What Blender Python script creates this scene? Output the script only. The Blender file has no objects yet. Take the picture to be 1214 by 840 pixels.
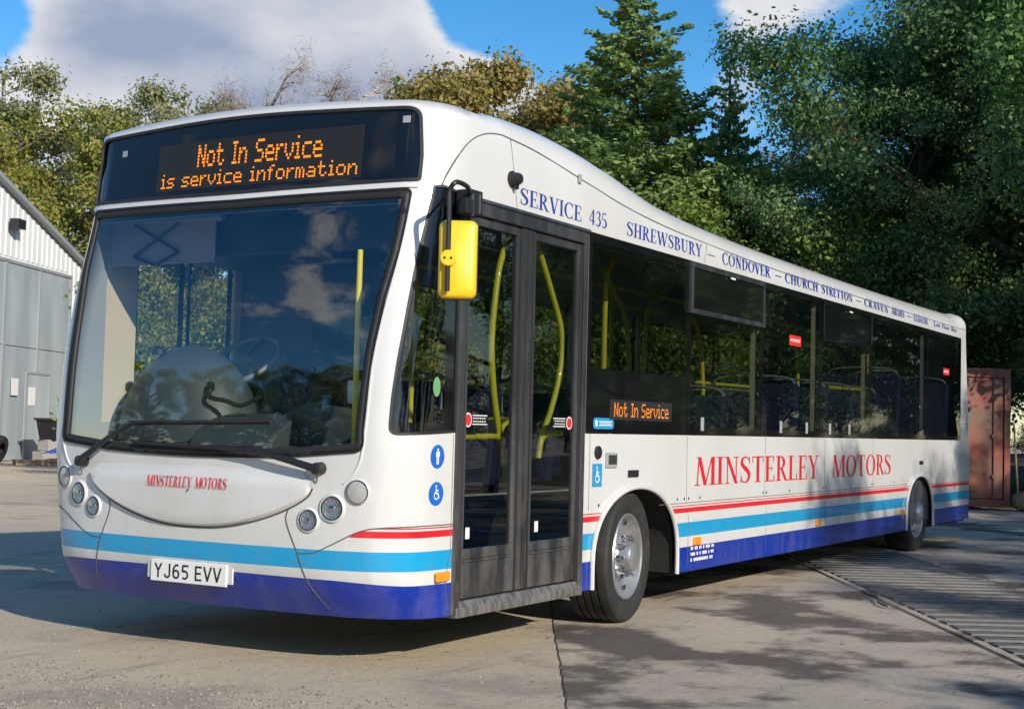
import bpy, bmesh, math, random
from mathutils import Vector, Matrix, geometry
from math import pi, sin, cos, radians

scene = bpy.context.scene
random.seed(7)
# ------------------------------------------------------------------ camera
cam_data = bpy.data.cameras.new("camera"); cam = bpy.data.objects.new("camera", cam_data)
scene.collection.objects.link(cam); scene.camera = cam
YAW, PITCH, ROLL, FPX = 0.5242, 0.0506, 0.0246, 1702.66
fw = Vector((cos(YAW)*cos(PITCH), sin(YAW)*cos(PITCH), sin(PITCH)))
r0 = fw.cross(Vector((0, 0, 1))).normalized(); u0 = r0.cross(fw)
rt = r0*cos(ROLL)+u0*sin(ROLL); up = -r0*sin(ROLL)+u0*cos(ROLL)
M = Matrix((rt, up, -fw)).transposed().to_4x4(); M.translation = Vector((-5.7905, -3.9268, 1.2267))
cam.matrix_world = M
cam_data.sensor_fit = 'HORIZONTAL'; cam_data.sensor_width = 36; cam_data.lens = 36*FPX/1214
cam_data.clip_start = 0.05; cam_data.clip_end = 2000

# ------------------------------------------------------------------ world, sun
SUN_EL = radians(24.6); TRAVEL = Vector((.44, .90, 0)).normalized()
sun_dir = Vector((-TRAVEL.x*cos(SUN_EL), -TRAVEL.y*cos(SUN_EL), sin(SUN_EL)))
SUN_ROT = math.atan2(sun_dir.x, sun_dir.y)
world = bpy.data.worlds.new("World"); scene.world = world; world.use_nodes = True
nt = world.node_tree; N = nt.nodes; N.clear()
def wn(t, **k):
    n = N.new(t)
    for a, b in k.items(): setattr(n, a, b)
    return n
sky = wn('ShaderNodeTexSky', sky_type='NISHITA', sun_disc=False, sun_elevation=SUN_EL, sun_rotation=SUN_ROT)
sky.air_density = 1.0; sky.dust_density = .35; sky.ozone_density = 3.0
tc = wn('ShaderNodeTexCoord'); L = nt.links.new
def wmath(op, a, b=None, c=None, clamp=False):
    n = wn('ShaderNodeMath', operation=op, use_clamp=clamp)
    for i, v in enumerate((a, b, c)):
        if v is None: continue
        if isinstance(v, (int, float)): n.inputs[i].default_value = v
        else: L(v, n.inputs[i])
    return n.outputs[0]
def ldir(px, py):
    d = fw+rt*((px-607)/FPX)-up*((py-420)/FPX); return d.normalized()
mp = wn('ShaderNodeMapping'); mp.inputs['Scale'].default_value = (1, 1, 2.2); L(tc.outputs['Generated'], mp.inputs[0])
n1 = wn('ShaderNodeTexNoise'); n1.inputs['Scale'].default_value = 3.4; n1.inputs['Detail'].default_value = 9; n1.inputs['Roughness'].default_value = .62
L(mp.outputs[0], n1.inputs['Vector'])
n2 = wn('ShaderNodeTexNoise'); n2.inputs['Scale'].default_value = 9; n2.inputs['Detail'].default_value = 8; L(mp.outputs[0], n2.inputs['Vector'])
# banks of cloud where the photograph shows them, the noise gives the rest of the sky
def bump(px, py, rad, amp):
    d = ldir(px, py)
    dp = wn('ShaderNodeVectorMath', operation='DISTANCE'); L(tc.outputs['Generated'], dp.inputs[0]); dp.inputs[1].default_value = d
    t = wmath('DIVIDE', dp.outputs['Value'], rad); t = wmath('MULTIPLY', t, t); t = wmath('MULTIPLY', t, -1.0); t = wmath('EXPONENT', t)
    return wmath('MULTIPLY', t, amp)
acc = wmath('MULTIPLY', n1.outputs['Fac'], 1.0)
for b in [(240, 40, .085, .34), (400, 70, .085, .36), (520, 95, .07, .33), (610, 120, .055, .30), (60, 100, .05, .22), (250, 110, .07, .22), (110, 20, .045, .25), (910, 10, .06, .32), (870, 110, .04, .25), (655, 52, .012, .16),
          (620, 0, .05, -.34), (20, 30, .03, -.3), (560, 20, .035, -.3), (330, 0, .03, -.10), (720, 90, .06, -.3), (830, 40, .05, -.22), (960, 70, .05, -.22), (130, 130, .03, -.15)]:
    acc = wmath('ADD', acc, bump(*b))
mr = wn('ShaderNodeMapRange', interpolation_type='SMOOTHSTEP'); L(acc, mr.inputs[0])
mr.inputs[1].default_value = .56; mr.inputs[2].default_value = .69
# cloud tone: bright rim, greyer body
mr2 = wn('ShaderNodeMapRange'); L(wmath('ADD', acc, wmath('MULTIPLY', n2.outputs['Fac'], 1.3)), mr2.inputs[0]); mr2.inputs[1].default_value = 1.25; mr2.inputs[2].default_value = 1.95
mr2.inputs[3].default_value = 1; mr2.inputs[4].default_value = 0
cc = wn('ShaderNodeMix', data_type='RGBA'); L(mr2.outputs[0], cc.inputs[0])
CLOUD_D, CLOUD_L = (1.75, 2.1, 2.95, 1), (4.2, 4.25, 4.4, 1)
cc.inputs[6].default_value = CLOUD_D; cc.inputs[7].default_value = CLOUD_L
hs = wn('ShaderNodeHueSaturation'); hs.inputs['Saturation'].default_value = 1.36; hs.inputs['Value'].default_value = .82; L(sky.outputs[0], hs.inputs['Color'])
mx = wn('ShaderNodeMix', data_type='RGBA'); L(mr.outputs[0], mx.inputs[0]); L(hs.outputs[0], mx.inputs[6]); L(cc.outputs[2], mx.inputs[7])
bg = wn('ShaderNodeBackground'); bg.inputs['Strength'].default_value = .14; L(mx.outputs[2], bg.inputs['Color'])
wo = wn('ShaderNodeOutputWorld'); L(bg.outputs[0], wo.inputs[0])
sd = bpy.data.lights.new("sun", 'SUN'); sd.energy = 3.7; sd.angle = radians(.55); sd.color = (1, .91, .78)
so = bpy.data.objects.new("sun", sd); scene.collection.objects.link(so)
so.rotation_euler = (-sun_dir).to_track_quat('-Z', 'Y').to_euler()
scene.view_settings.view_transform = 'Standard'; scene.view_settings.look = 'None'
scene.view_settings.exposure = 0.42; scene.view_settings.gamma = 1

# ------------------------------------------------------------------ helpers
COL = scene.collection
def tag(o, label=None, cat=None, group=None, kind=None):
    if label: o['label'] = label
    if cat: o['category'] = cat
    if group: o['group'] = group
    if kind: o['kind'] = kind
    return o
def empty(name, loc=(0, 0, 0), rz=0, **k):
    o = bpy.data.objects.new(name, None); COL.objects.link(o); o.location = loc; o.rotation_euler = (0, 0, rz); o.empty_display_size = .2
    return tag(o, **k)
class MB:
    def __init__(s): s.v = []; s.f = []; s.m = []; s.mi = 0
    def face(s, idx): s.f.append(tuple(idx)); s.m.append(s.mi)
    def poly(s, pts):
        b = len(s.v); s.v += [tuple(p) for p in pts]; s.face(range(b, b+len(pts)))
    def box(s, c, d, rot=None):
        b = len(s.v)
        for x, y, z in ((-1, -1, -1), (1, -1, -1), (1, 1, -1), (-1, 1, -1), (-1, -1, 1), (1, -1, 1), (1, 1, 1), (-1, 1, 1)):
            p = Vector((x*d[0]/2, y*d[1]/2, z*d[2]/2))
            if rot is not None: p = rot @ p
            s.v.append(tuple(p+Vector(c)))
        for f in ((0, 3, 2, 1), (4, 5, 6, 7), (0, 1, 5, 4), (1, 2, 6, 5), (2, 3, 7, 6), (3, 0, 4, 7)): s.face([b+i for i in f])
        return s
    def span(s, a, b): return s.box([(a[i]+b[i])/2 for i in range(3)], [abs(b[i]-a[i]) for i in range(3)])
    def tube(s, pts, r, n=8, cap=True):
        pts = [Vector(p) for p in pts]; k = len(pts); b0 = len(s.v)
        rr = r if isinstance(r, (list, tuple)) else [r]*k
        ref = None
        for i, p in enumerate(pts):
            t = (pts[min(i+1, k-1)]-pts[max(i-1, 0)]).normalized()
            if ref is None: ref = t.orthogonal().normalized()
            else:
                ref = ref-t*ref.dot(t)
                ref = ref.normalized() if ref.length > 1e-5 else t.orthogonal().normalized()
            q = t.cross(ref)
            for j in range(n):
                a = 2*pi*j/n; s.v.append(tuple(p+(ref*cos(a)+q*sin(a))*rr[i]))
        for i in range(k-1):
            for j in range(n):
                a = b0+i*n+j; c = b0+i*n+(j+1) % n; s.face((a, c, c+n, a+n))
        if cap:
            s.face([b0+j for j in range(n)][::-1]); s.face([b0+(k-1)*n+j for j in range(n)])
        return s
    def lathe(s, prof, c=(0, 0, 0), ax='y', n=32, a0=0, a1=2*pi):
        """prof: (radius, along) pairs"""
        b = len(s.v); full = abs(a1-a0-2*pi) < 1e-6; m = n if full else n+1
        for i in range(m):
            a = a0+(a1-a0)*i/n
            for r, t in prof:
                p = {'y': (r*cos(a), t, r*sin(a)), 'z': (r*cos(a), r*sin(a), t), 'x': (t, r*cos(a), r*sin(a))}[ax]
                s.v.append((p[0]+c[0], p[1]+c[1], p[2]+c[2]))
        k = len(prof)
        for i in range(n if full else n):
            for j in range(k-1):
                a = b+i*k+j; d = b+((i+1) % m)*k+j; s.face((a, d, d+1, a+1))
        return s
    def prism(s, pts, y0, y1, ax=1):
        """polygon pts (a,b) swept along axis ax"""
        def mk(p, t):
            return {1: (p[0], t, p[1]), 0: (t, p[0], p[1]), 2: (p[0], p[1], t)}[ax]
        b = len(s.v); n = len(pts); s.v += [mk(p, y0) for p in pts]+[mk(p, y1) for p in pts]
        s.face(range(b, b+n)); s.face([b+n+i for i in range(n)][::-1])
        for i in range(n): s.face((b+i, b+n+i, b+n+(i+1) % n, b+(i+1) % n))
        return s
    def mesh(s, name, mats):
        me = bpy.data.meshes.new(name); me.from_pydata(s.v, [], s.f)
        for m in (mats if isinstance(mats, (list, tuple)) else [mats]): me.materials.append(m)
        me.polygons.foreach_set('material_index', s.m)
        return me
    def build(s, name, mats, parent=None, smooth=False, bevel=0, recalc=True, loc=None, **k):
        me = s.mesh(name, mats)
        if recalc:
            bm = bmesh.new(); bm.from_mesh(me); bmesh.ops.recalc_face_normals(bm, faces=bm.faces); bm.to_mesh(me); bm.free()
        return link(name, me, parent, smooth, bevel, loc, **k)
def link(name, me, parent=None, smooth=False, bevel=0, loc=None, **k):
    o = bpy.data.objects.new(name, me); COL.objects.link(o)
    if parent: o.parent = parent
    if loc: o.location = loc
    if smooth:
        me.polygons.foreach_set('use_smooth', [True]*len(me.polygons))
        try: me.set_sharp_from_angle(angle=radians(38 if smooth is True else smooth))
        except Exception: pass
    if bevel:
        b = o.modifiers.new('bevel', 'BEVEL'); b.width = bevel; b.segments = 2; b.limit_method = 'ANGLE'
    return tag(o, **k)
def spline(pts, n=6):
    P = [Vector(p) for p in pts]; P = [P[0]*2-P[1]]+P+[P[-1]*2-P[-2]]; out = []
    for i in range(1, len(P)-2):
        for k in range(n):
            t = k/n; a, b, c, d = P[i-1:i+3]
            out.append(.5*((2*b)+(c-a)*t+(2*a-5*b+4*c-d)*t*t+(3*b-3*c+d-a)*t**3))
    out.append(P[-2]); return out

# ------------------------------------------------------------------ materials
def mat(name, col=(.5, .5, .5), rough=.5, metal=0, coat=0, noise=None, bump=None, spec=.5, emit=None, build=None):
    m = bpy.data.materials.new(name); m.use_nodes = True; t = m.node_tree; p = t.nodes['Principled BSDF']
    p.inputs['Base Color'].default_value = (*col, 1); p.inputs['Roughness'].default_value = rough; p.inputs['Metallic'].default_value = metal
    p.inputs['Coat Weight'].default_value = coat; p.inputs['Coat Roughness'].default_value = .06; p.inputs['Specular IOR Level'].default_value = spec
    tcn = t.nodes.new('ShaderNodeTexCoord')
    if noise:    # (scale, colour2, lo, hi[, stretch])
        nz = t.nodes.new('ShaderNodeTexNoise'); nz.inputs['Scale'].default_value = noise[0]; nz.inputs['Detail'].default_value = 6
        mpn = t.nodes.new('ShaderNodeMapping'); t.links.new(tcn.outputs['Object'], mpn.inputs[0]); t.links.new(mpn.outputs[0], nz.inputs['Vector'])
        if len(noise) > 4: mpn.inputs['Scale'].default_value = noise[4]
        r = t.nodes.new('ShaderNodeMapRange'); r.inputs[1].default_value = noise[2]; r.inputs[2].default_value = noise[3]
        t.links.new(nz.outputs['Fac'], r.inputs[0]); x = t.nodes.new('ShaderNodeMix'); x.data_type = 'RGBA'
        x.inputs[6].default_value = (*col, 1); x.inputs[7].default_value = (*noise[1], 1); t.links.new(r.outputs[0], x.inputs[0]); t.links.new(x.outputs[2], p.inputs['Base Color'])
        m['mixnode'] = x.name
    if bump:     # (scale, strength, distance)
        bz = t.nodes.new('ShaderNodeTexNoise'); bz.inputs['Scale'].default_value = bump[0]; bz.inputs['Detail'].default_value = 8
        t.links.new(tcn.outputs['Object'], bz.inputs['Vector']); bn = t.nodes.new('ShaderNodeBump'); bn.inputs['Strength'].default_value = bump[1]; bn.inputs['Distance'].default_value = bump[2]
        t.links.new(bz.outputs['Fac'], bn.inputs['Height']); t.links.new(bn.outputs[0], p.inputs['Normal'])
    if emit:
        p.inputs['Emission Color'].default_value = (*emit[0], 1); p.inputs['Emission Strength'].default_value = emit[1]
    return m
def glass_mat(name, tint, base=.06, power=5, rough=0.0):
    m = bpy.data.materials.new(name); m.use_nodes = True; t = m.node_tree; n = t.nodes; n.clear(); l = t.links.new
    tr = n.new('ShaderNodeBsdfTransparent'); tr.inputs[0].default_value = (*tint, 1)
    gl = n.new('ShaderNodeBsdfGlossy'); gl.inputs['Roughness'].default_value = rough; gl.inputs['Color'].default_value = (1, 1, 1, 1)
    lw = n.new('ShaderNodeLayerWeight'); lw.inputs[0].default_value = .5
    pw = n.new('ShaderNodeMath'); pw.operation = 'POWER'; l(lw.outputs['Facing'], pw.inputs[0]); pw.inputs[1].default_value = power
    ma = n.new('ShaderNodeMath'); ma.operation = 'MULTIPLY_ADD'; l(pw.outputs[0], ma.inputs[0]); ma.inputs[1].default_value = 1-base; ma.inputs[2].default_value = base
    mx_ = n.new('ShaderNodeMixShader'); l(ma.outputs[0], mx_.inputs[0]); l(tr.outputs[0], mx_.inputs[1]); l(gl.outputs[0], mx_.inputs[2])
    o = n.new('ShaderNodeOutputMaterial'); l(mx_.outputs[0], o.inputs[0]); return m
WHITE = (.665, .672, .67)
def grime(m, amt=.22, top=1.15):
    t = m.node_tree; p = t.nodes['Principled BSDF']; l = t.links.new; src = p.inputs['Base Color'].links[0].from_socket if p.inputs['Base Color'].links else None
    tcn = t.nodes.new('ShaderNodeTexCoord'); sp = t.nodes.new('ShaderNodeSeparateXYZ'); l(tcn.outputs['Object'], sp.inputs[0])
    mpn = t.nodes.new('ShaderNodeMapping'); mpn.inputs['Scale'].default_value = (5, 5, 1.3); l(tcn.outputs['Object'], mpn.inputs[0])
    nz = t.nodes.new('ShaderNodeTexNoise'); nz.inputs['Scale'].default_value = 1.6; nz.inputs['Detail'].default_value = 9; nz.inputs['Roughness'].default_value = .7; l(mpn.outputs[0], nz.inputs['Vector'])
    r = t.nodes.new('ShaderNodeMapRange'); l(nz.outputs['Fac'], r.inputs[0]); r.inputs[1].default_value = .42; r.inputs[2].default_value = .72
    h = t.nodes.new('ShaderNodeMapRange'); l(sp.outputs[2], h.inputs[0]); h.inputs[1].default_value = .25; h.inputs[2].default_value = top; h.inputs[3].default_value = amt; h.inputs[4].default_value = amt*.10
    a = t.nodes.new('ShaderNodeMath'); a.operation = 'MULTIPLY'; l(r.outputs[0], a.inputs[0]); l(h.outputs[0], a.inputs[1])
    x = t.nodes.new('ShaderNodeMix'); x.data_type = 'RGBA'; l(a.outputs[0], x.inputs[0]); x.inputs[7].default_value = (.25, .22, .18, 1)
    if src: l(src, x.inputs[6])
    else: x.inputs[6].default_value = p.inputs['Base Color'].default_value
    l(x.outputs[2], p.inputs['Base Color']); q = t.nodes.new('ShaderNodeMath'); q.operation = 'MULTIPLY_ADD'; l(a.outputs[0], q.inputs[0]); q.inputs[1].default_value = .6; q.inputs[2].default_value = p.inputs['Roughness'].default_value; l(q.outputs[0], p.inputs['Roughness'])
m_white = mat('white_paint', WHITE, .32, coat=.6, noise=(1.1, (.60, .595, .57), .45, .75), bump=(1.6, .10, .02))
m_navy = mat('navy_paint', (.002, .028, .33), .3, coat=.35, noise=(3, (.004, .03, .27), .5, .8))
m_sky = mat('light_blue_paint', (.005, .33, .64), .3, coat=.6)
m_red = mat('red_paint', (.72, .01, .02), .35, coat=.4)
for _m in (m_white, m_navy, m_sky, m_red): grime(_m)
m_lining = mat('grey_lining', (.33, .34, .35), .6)
m_black = mat('black_trim', (.018, .018, .02), .38, bump=(60, .1, .002))
m_gloss = mat('black_gloss_panel', (.006, .006, .008), .04, spec=.55)
m_rubber = mat('black_rubber', (.02, .02, .021), .6)
m_doorgrey = mat('dark_grey_door_metal', (.024, .025, .030), .35, coat=.3, noise=(8, (.07, .07, .08), .45, .8, (1, 1, .2)))
m_dash = mat('grey_dash_plastic', (.05, .064, .068), .5, bump=(200, .1, .001))
m_darkint = mat('dark_blue_grey_panel', (.035, .04, .055), .5)
m_ceil = mat('pale_ceiling_panel', (.30, .30, .29), .6)
m_floor = mat('speckled_floor', (.07, .075, .09), .6)
m_yellow = mat('yellow_rail', (.86, .70, .03), .35, coat=.4)
m_mirror = mat('yellow_mirror_shell', (.88, .56, .012), .34, coat=.3, bump=(60, .08, .002))
m_seat = mat('navy_seat_cloth', (.02, .03, .09), .9, noise=(30, (.05, .05, .14), .5, .7))
m_cream = mat('cream_pillar', (.62, .52, .38), .6)
m_chrome = mat('chrome', (.75, .76, .78), .12, metal=1)
m_alloy = mat('silver_wheel_paint', (.50, .51, .53), .34, metal=.75, noise=(14, (.30, .30, .31), .5, .8), bump=(30, .2, .003))
m_tyre = mat('tyre_rubber', (.022, .022, .023), .72, noise=(9, (.05, .047, .043), .5, .8), bump=(70, .2, .003))
m_lens = glass_mat('clear_lens', (.8, .82, .84), .14)
m_fog = mat('frosted_lens', (.42, .42, .41), .22, coat=.8, bump=(90, .5, .004))
m_amber = mat('amber_lens', (.90, .30, .01), .25, coat=.6)
m_glass_ws = glass_mat('windscreen_glass', (.88, .92, .91), .15)
m_glass_side = glass_mat('tinted_glass', (.40, .43, .43), .05)
m_glass_door = glass_mat('door_glass', (.70, .74, .74), .05)
grime(m_doorgrey, .5, 1.6)
m_alu = mat('worn_aluminium', (.32, .31, .30), .45, metal=.6, noise=(25, (.13, .12, .11), .4, .7, (1, 1, .3)))
m_led = mat('amber_led', (.2, .06, 0), .5, emit=((1, .27, .008), 1.35))
m_ledboard = mat('led_board', (.02, .022, .026), .5)
m_blue = mat('blue_sticker', (.01, .13, .58), .4)
m_blue2 = mat('light_blue_sticker', (.02, .30, .60), .4)
m_stick = mat('white_sticker', (.8, .8, .8), .4)
m_stickred = mat('red_sticker', (.75, .03, .03), .4)
m_green = mat('green_sticker', (.16, .36, .14), .5)
m_blueink = mat('blue_lettering', (.015, .05, .32), .4)
m_seam = mat('panel_gap_and_shade', (.10, .10, .10), .8)
m_plate = mat('white_number_plate', (.82, .82, .80), .3)
m_ink = mat('black_ink', (.012, .012, .012), .5)
m_under = mat('underbody_black', (.02, .019, .018), .85)

# ---------- body surface: s runs round the plan outline from the front centre, z is height
RF, RC, HW, XF, XR, RR = 8.0, 0.25, 1.25, -0.12, 12.33, 0.16
def _mk_plan():
    # fillet centre: distance from arc centre = RF-RC, h = HW-RC
    hc = HW-RC; cx = XF+RF-math.sqrt((RF-RC)**2-hc**2)
    a0 = math.asin(hc/(RF-RC))            # angle on arc where the fillet starts
    return hc, cx, a0
HC, CX, A0 = _mk_plan()
L1 = RF*A0; L2 = L1+RC*(math.pi/2-A0); L3 = L2+(XR-RR-CX); L4 = L3+RR*math.pi/2; L5 = L4+HW-RR
def plan(s):
    """-> x, h (signed half width, + = offside), nx, nh"""
    sg = 1 if s >= 0 else -1; a = abs(s)
    if a <= L1:
        t = a/RF; x = XF+RF*(1-math.cos(t)); h = RF*math.sin(t); n = (-math.cos(t), math.sin(t))
    elif a <= L2:
        t = A0+(a-L1)/RC; x = CX-RC*math.cos(t); h = HC+RC*math.sin(t); n = (-math.cos(t), math.sin(t))
    elif a <= L3:
        x = CX+a-L2; h = HW; n = (0., 1.)
    elif a <= L4:
        t = (a-L3)/RR; x = XR-RR+RR*math.sin(t); h = HW-RR+RR*math.cos(t); n = (math.sin(t), math.cos(t))
    else:
        x = XR; h = HW-RR-(a-L4); n = (1., 0.)
    return x, sg*h, n[0], sg*n[1]
def interp(tab, x):
    if x <= tab[0][0]: return tab[0][1]
    for (a, b), (c, d) in zip(tab, tab[1:]):
        if x <= c:
            t = (x-a)/(c-a); return b+(d-b)*t
    return tab[-1][1]
def smooth_tab(tab):
    """cubic hermite lookup, 200 samples"""
    n = len(tab); m = []
    for i in range(n):
        if i == 0: m.append((tab[1][1]-tab[0][1])/(tab[1][0]-tab[0][0]))
        elif i == n-1: m.append((tab[-1][1]-tab[-2][1])/(tab[-1][0]-tab[-2][0]))
        else: m.append((tab[i+1][1]-tab[i-1][1])/(tab[i+1][0]-tab[i-1][0]))
    out = []
    for k in range(201):
        x = tab[0][0]+(tab[-1][0]-tab[0][0])*k/200
        for i in range(n-1):
            if x <= tab[i+1][0]+1e-9:
                h = tab[i+1][0]-tab[i][0]; t = (x-tab[i][0])/h
                y = (2*t**3-3*t*t+1)*tab[i][1]+(t**3-2*t*t+t)*h*m[i]+(-2*t**3+3*t*t)*tab[i+1][1]+(t**3-t*t)*h*m[i+1]
                out.append((x, y)); break
    return out
def fast(tab):
    x0 = tab[0][0]; x1 = tab[-1][0]; n = len(tab)-1; ys = [t[1] for t in tab]
    def f(x):
        u = (x-x0)/(x1-x0)*n
        if u <= 0: return ys[0]
        if u >= n: return ys[-1]
        i = int(u); return ys[i]+(ys[i+1]-ys[i])*(u-i)
    return f
RAKE = fast(smooth_tab([(0.2, .17), (.3, .10), (.42, .025), (.55, 0.0), (1.1, 0.0), (1.3, .012), (1.6, .045), (2.0, .125), (2.35, .215), (2.5, .242), (2.8, .27), (2.95, .275)]))
HT = fast(smooth_tab([(-.2, 2.88), (.3, 2.88), (.7, 2.93), (1.3, 2.965), (1.8, 2.95), (2.4, 2.885), (3.1, 2.79), (4.2, 2.735), (5.5, 2.71), (8.0, 2.70), (12.2, 2.72)]))
RS = fast(smooth_tab([(-.2, .03), (.28, .035), (.5, .10), (1.2, .22), (2.2, .25), (6, .25), (11.6, .25), (12.2, .15)]))
TUCK = fast(smooth_tab([(.2, .06), (.6, .05), (.9, .02), (1.15, .0), (3, 0)]))
CROWN = .045
def sstep(a, b, x):
    t = min(1, max(0, (x-a)/(b-a))); return t*t*(3-2*t)
def wx(x): return 1-sstep(0.05, 1.5, x)
def surf(s, v, off=0.0):
    """point on the body at plan arc s and girth v (v = z up to the shoulder), moved off outwards"""
    x, h, nx, nh = plan(s)
    R = RS(x); ht = HT(x)+CROWN*(1-(h/HW)**2)
    zs = ht-R
    if x > XR-1.0:
        # rear leans in slightly towards the top
        back = -0.24*sstep(.9, 2.7, min(v, zs))*sstep(XR-1.0, XR, x)
    else: back = 0
    if v <= zs: z = v; ins = 0; nz = 0; k = 1
    else:
        th = min((v-zs)/R, math.pi/2); z = zs+R*math.sin(th); ins = R*(1-math.cos(th)); nz = math.sin(th); k = math.cos(th)
    dx = RAKE(z)*wx(x)
    ins += TUCK(z)*math.exp(-((abs(s)-1.2)/.22)**2)-off*k
    return (x+dx+back-nx*ins, HW+h-nh*ins, z+off*nz)
def side_s(x, z, sgn=-1):
    """arc position of the point of the flat side at real x and height z"""
    lo, hi = L1, L3
    for _ in range(40):
        m = (lo+hi)/2
        if surf(sgn*m, z)[0] < x: lo = m
        else: hi = m
    return sgn*(lo+hi)/2

# ------------------------------------------------------------------ panels cut from the body surface
def densify(poly, step=.06, closed=True):
    out = []; n = len(poly)
    for i in range(n if closed else n-1):
        a = poly[i]; b = poly[(i+1) % n]; d = math.hypot(b[0]-a[0], b[1]-a[1]); k = max(1, int(math.ceil(d/step)))
        for j in range(k): out.append((a[0]+(b[0]-a[0])*j/k, a[1]+(b[1]-a[1])*j/k))
    if not closed: out.append(poly[-1])
    return out
def rounded(poly, r, n=5):
    out = []; N_ = len(poly); rs = r if isinstance(r, (list, tuple)) else [r]*N_
    for i in range(N_):
        p = Vector(poly[i]); a = Vector(poly[i-1]); b = Vector(poly[(i+1) % N_]); rr = rs[i]
        if rr <= 0: out.append(tuple(p)); continue
        ua = (a-p).normalized(); ub = (b-p).normalized()
        p0 = p+ua*min(rr, (a-p).length*.45); p1 = p+ub*min(rr, (b-p).length*.45)
        for k in range(n+1):
            t = k/n; out.append(tuple(p0*(1-t)**2+p*2*t*(1-t)+p1*t*t))
    return out
def inside(p, poly):
    x, y = p; c = False; j = len(poly)-1
    for i in range(len(poly)):
        xi, yi = poly[i]; xj, yj = poly[j]
        if (yi > y) != (yj > y) and x < (xj-xi)*(y-yi)/(yj-yi)+xi: c = not c
        j = i
    return c
def bb(poly): return min(p[0] for p in poly), min(p[1] for p in poly), max(p[0] for p in poly), max(p[1] for p in poly)
def cdt_panel(name, outer, holes=(), lines=(), classify=None, grid=.08, gridz=None, off=0.0, mats=None, parent=None, thick=0, step=.05, fn=None, smooth=180, offfn=None, **k):
    """triangulate outer minus holes in (s, z) and lay it on the body surface; off is metres outwards"""
    verts = []; edges = []; key = {}
    def add(p):
        q = (round(p[0], 5), round(p[1], 5))
        if q not in key: key[q] = len(verts); verts.append(Vector(q))
        return key[q]
    loops = [densify(outer, step)]+[densify(h, step) for h in holes]
    for lp in loops:
        ids = [add(p) for p in lp]
        edges += [(ids[i], ids[(i+1) % len(ids)]) for i in range(len(ids)) if ids[i] != ids[(i+1) % len(ids)]]
    for ln in lines:
        ids = [add(p) for p in densify(ln, step, False)]
        edges += [(ids[i], ids[i+1]) for i in range(len(ids)-1) if ids[i] != ids[i+1]]
    cell = {}
    for v in verts: cell.setdefault((int(v.x//.02), int(v.y//.02)), 1)
    x0, y0, x1, y1 = bb(outer); gz = gridz or grid; hb = [(bb(h), h) for h in loops[1:]]
    y = y0+gz*.5
    while y < y1:
        x = x0+grid*.5
        while x < x1:
            ok = inside((x, y), loops[0])
            if ok:
                for (a, b, c, d), h in hb:
                    if a < x < c and b < y < d and inside((x, y), h): ok = False; break
            if ok:
                ci, cj = int(x//.02), int(y//.02)
                if not any((ci+i, cj+j) in cell for i in (-1, 0, 1) for j in (-1, 0, 1)): verts.append(Vector((x, y)))
            x += grid
        y += gz
    V, E_, F, *_ = geometry.delaunay_2d_cdt(verts, edges, [], 0, 1e-5)
    mb = MB(); f = fn or surf; of = offfn or (lambda p, q: off); used = {}; faces = []
    for t in F:
        cx = sum(V[i].x for i in t)/len(t); cy = sum(V[i].y for i in t)/len(t)
        if not inside((cx, cy), loops[0]): continue
        if any(a < cx < c and b < cy < d and inside((cx, cy), h) for (a, b, c, d), h in hb): continue
        p, q, r = (V[i] for i in t[:3])
        if abs((q.x-p.x)*(r.y-p.y)-(r.x-p.x)*(q.y-p.y)) < 2e-9: continue
        mb.mi = classify(cx, cy) if classify else 0
        for i in t:
            if i not in used: used[i] = len(used)
        mb.face([used[i] for i in t][::-1])
    mb.v = [None]*len(used); nr = [None]*len(used); e = .004
    for i, j in used.items():
        x, y = V[i].x, V[i].y; mb.v[j] = f(x, y, of(x, y))
        ds = Vector(f(x+e, y, of(x+e, y)))-Vector(f(x-e, y, of(x-e, y))); dz = Vector(f(x, y+e, of(x, y+e)))-Vector(f(x, y-e, of(x, y-e)))
        n_ = -ds.cross(dz); nr[j] = tuple(n_.normalized()) if n_.length > 1e-12 else (0, 0, 1)
    me = mb.mesh(name, mats)
    o = link(name, me, parent, **k); me.polygons.foreach_set('use_smooth', [True]*len(me.polygons)); me.normals_split_custom_set_from_vertices(nr)
    if thick:
        sm = o.modifiers.new('solid', 'SOLIDIFY'); sm.thickness = thick; sm.offset = -1; sm.use_even_offset = False
        if mats and len(mats) > 1 and mats[-1] is m_lining: sm.material_offset = len(mats)
    return o
def ribbon(name, path, width, off, m, parent, closed=False, step=.05, height=.0):
    """a narrow strip laid along an (s, z) path"""
    mb = MB(); p = densify(path, step, closed); n = len(p)
    for i in range(n):
        a = p[i-1] if (i > 0 or closed) else p[0]; b = p[(i+1) % n] if (i < n-1 or closed) else p[-1]
        dx, dy = b[0]-a[0], b[1]-a[1]; l = math.hypot(dx, dy) or 1; nx, ny = -dy/l*width/2, dx/l*width/2
        mb.v.append(surf(p[i][0]+nx, p[i][1]+ny, -.002)); mb.v.append(surf(p[i][0]+nx*.7, p[i][1]+ny*.7, off))
        mb.v.append(surf(p[i][0]-nx*.7, p[i][1]-ny*.7, off)); mb.v.append(surf(p[i][0]-nx, p[i][1]-ny, -.002))
    for i in range(n if closed else n-1):
        j = (i+1) % n
        for k in range(3): mb.face((i*4+k, i*4+k+1, j*4+k+1, j*4+k))
    return mb.build(name, m, parent, smooth=True)
def SX(x, z): return side_s(x, z, -1)
def SXo(x, z): return side_s(x, z, 1)
def xpoly(pts, step=.06, sg=-1):
    return [(side_s(x, z, sg), z) for x, z in densify(pts, step)]
def xline(pts, step=.08, sg=-1):
    return [(side_s(x, z, sg), z) for x, z in densify(pts, step, False)]
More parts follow.
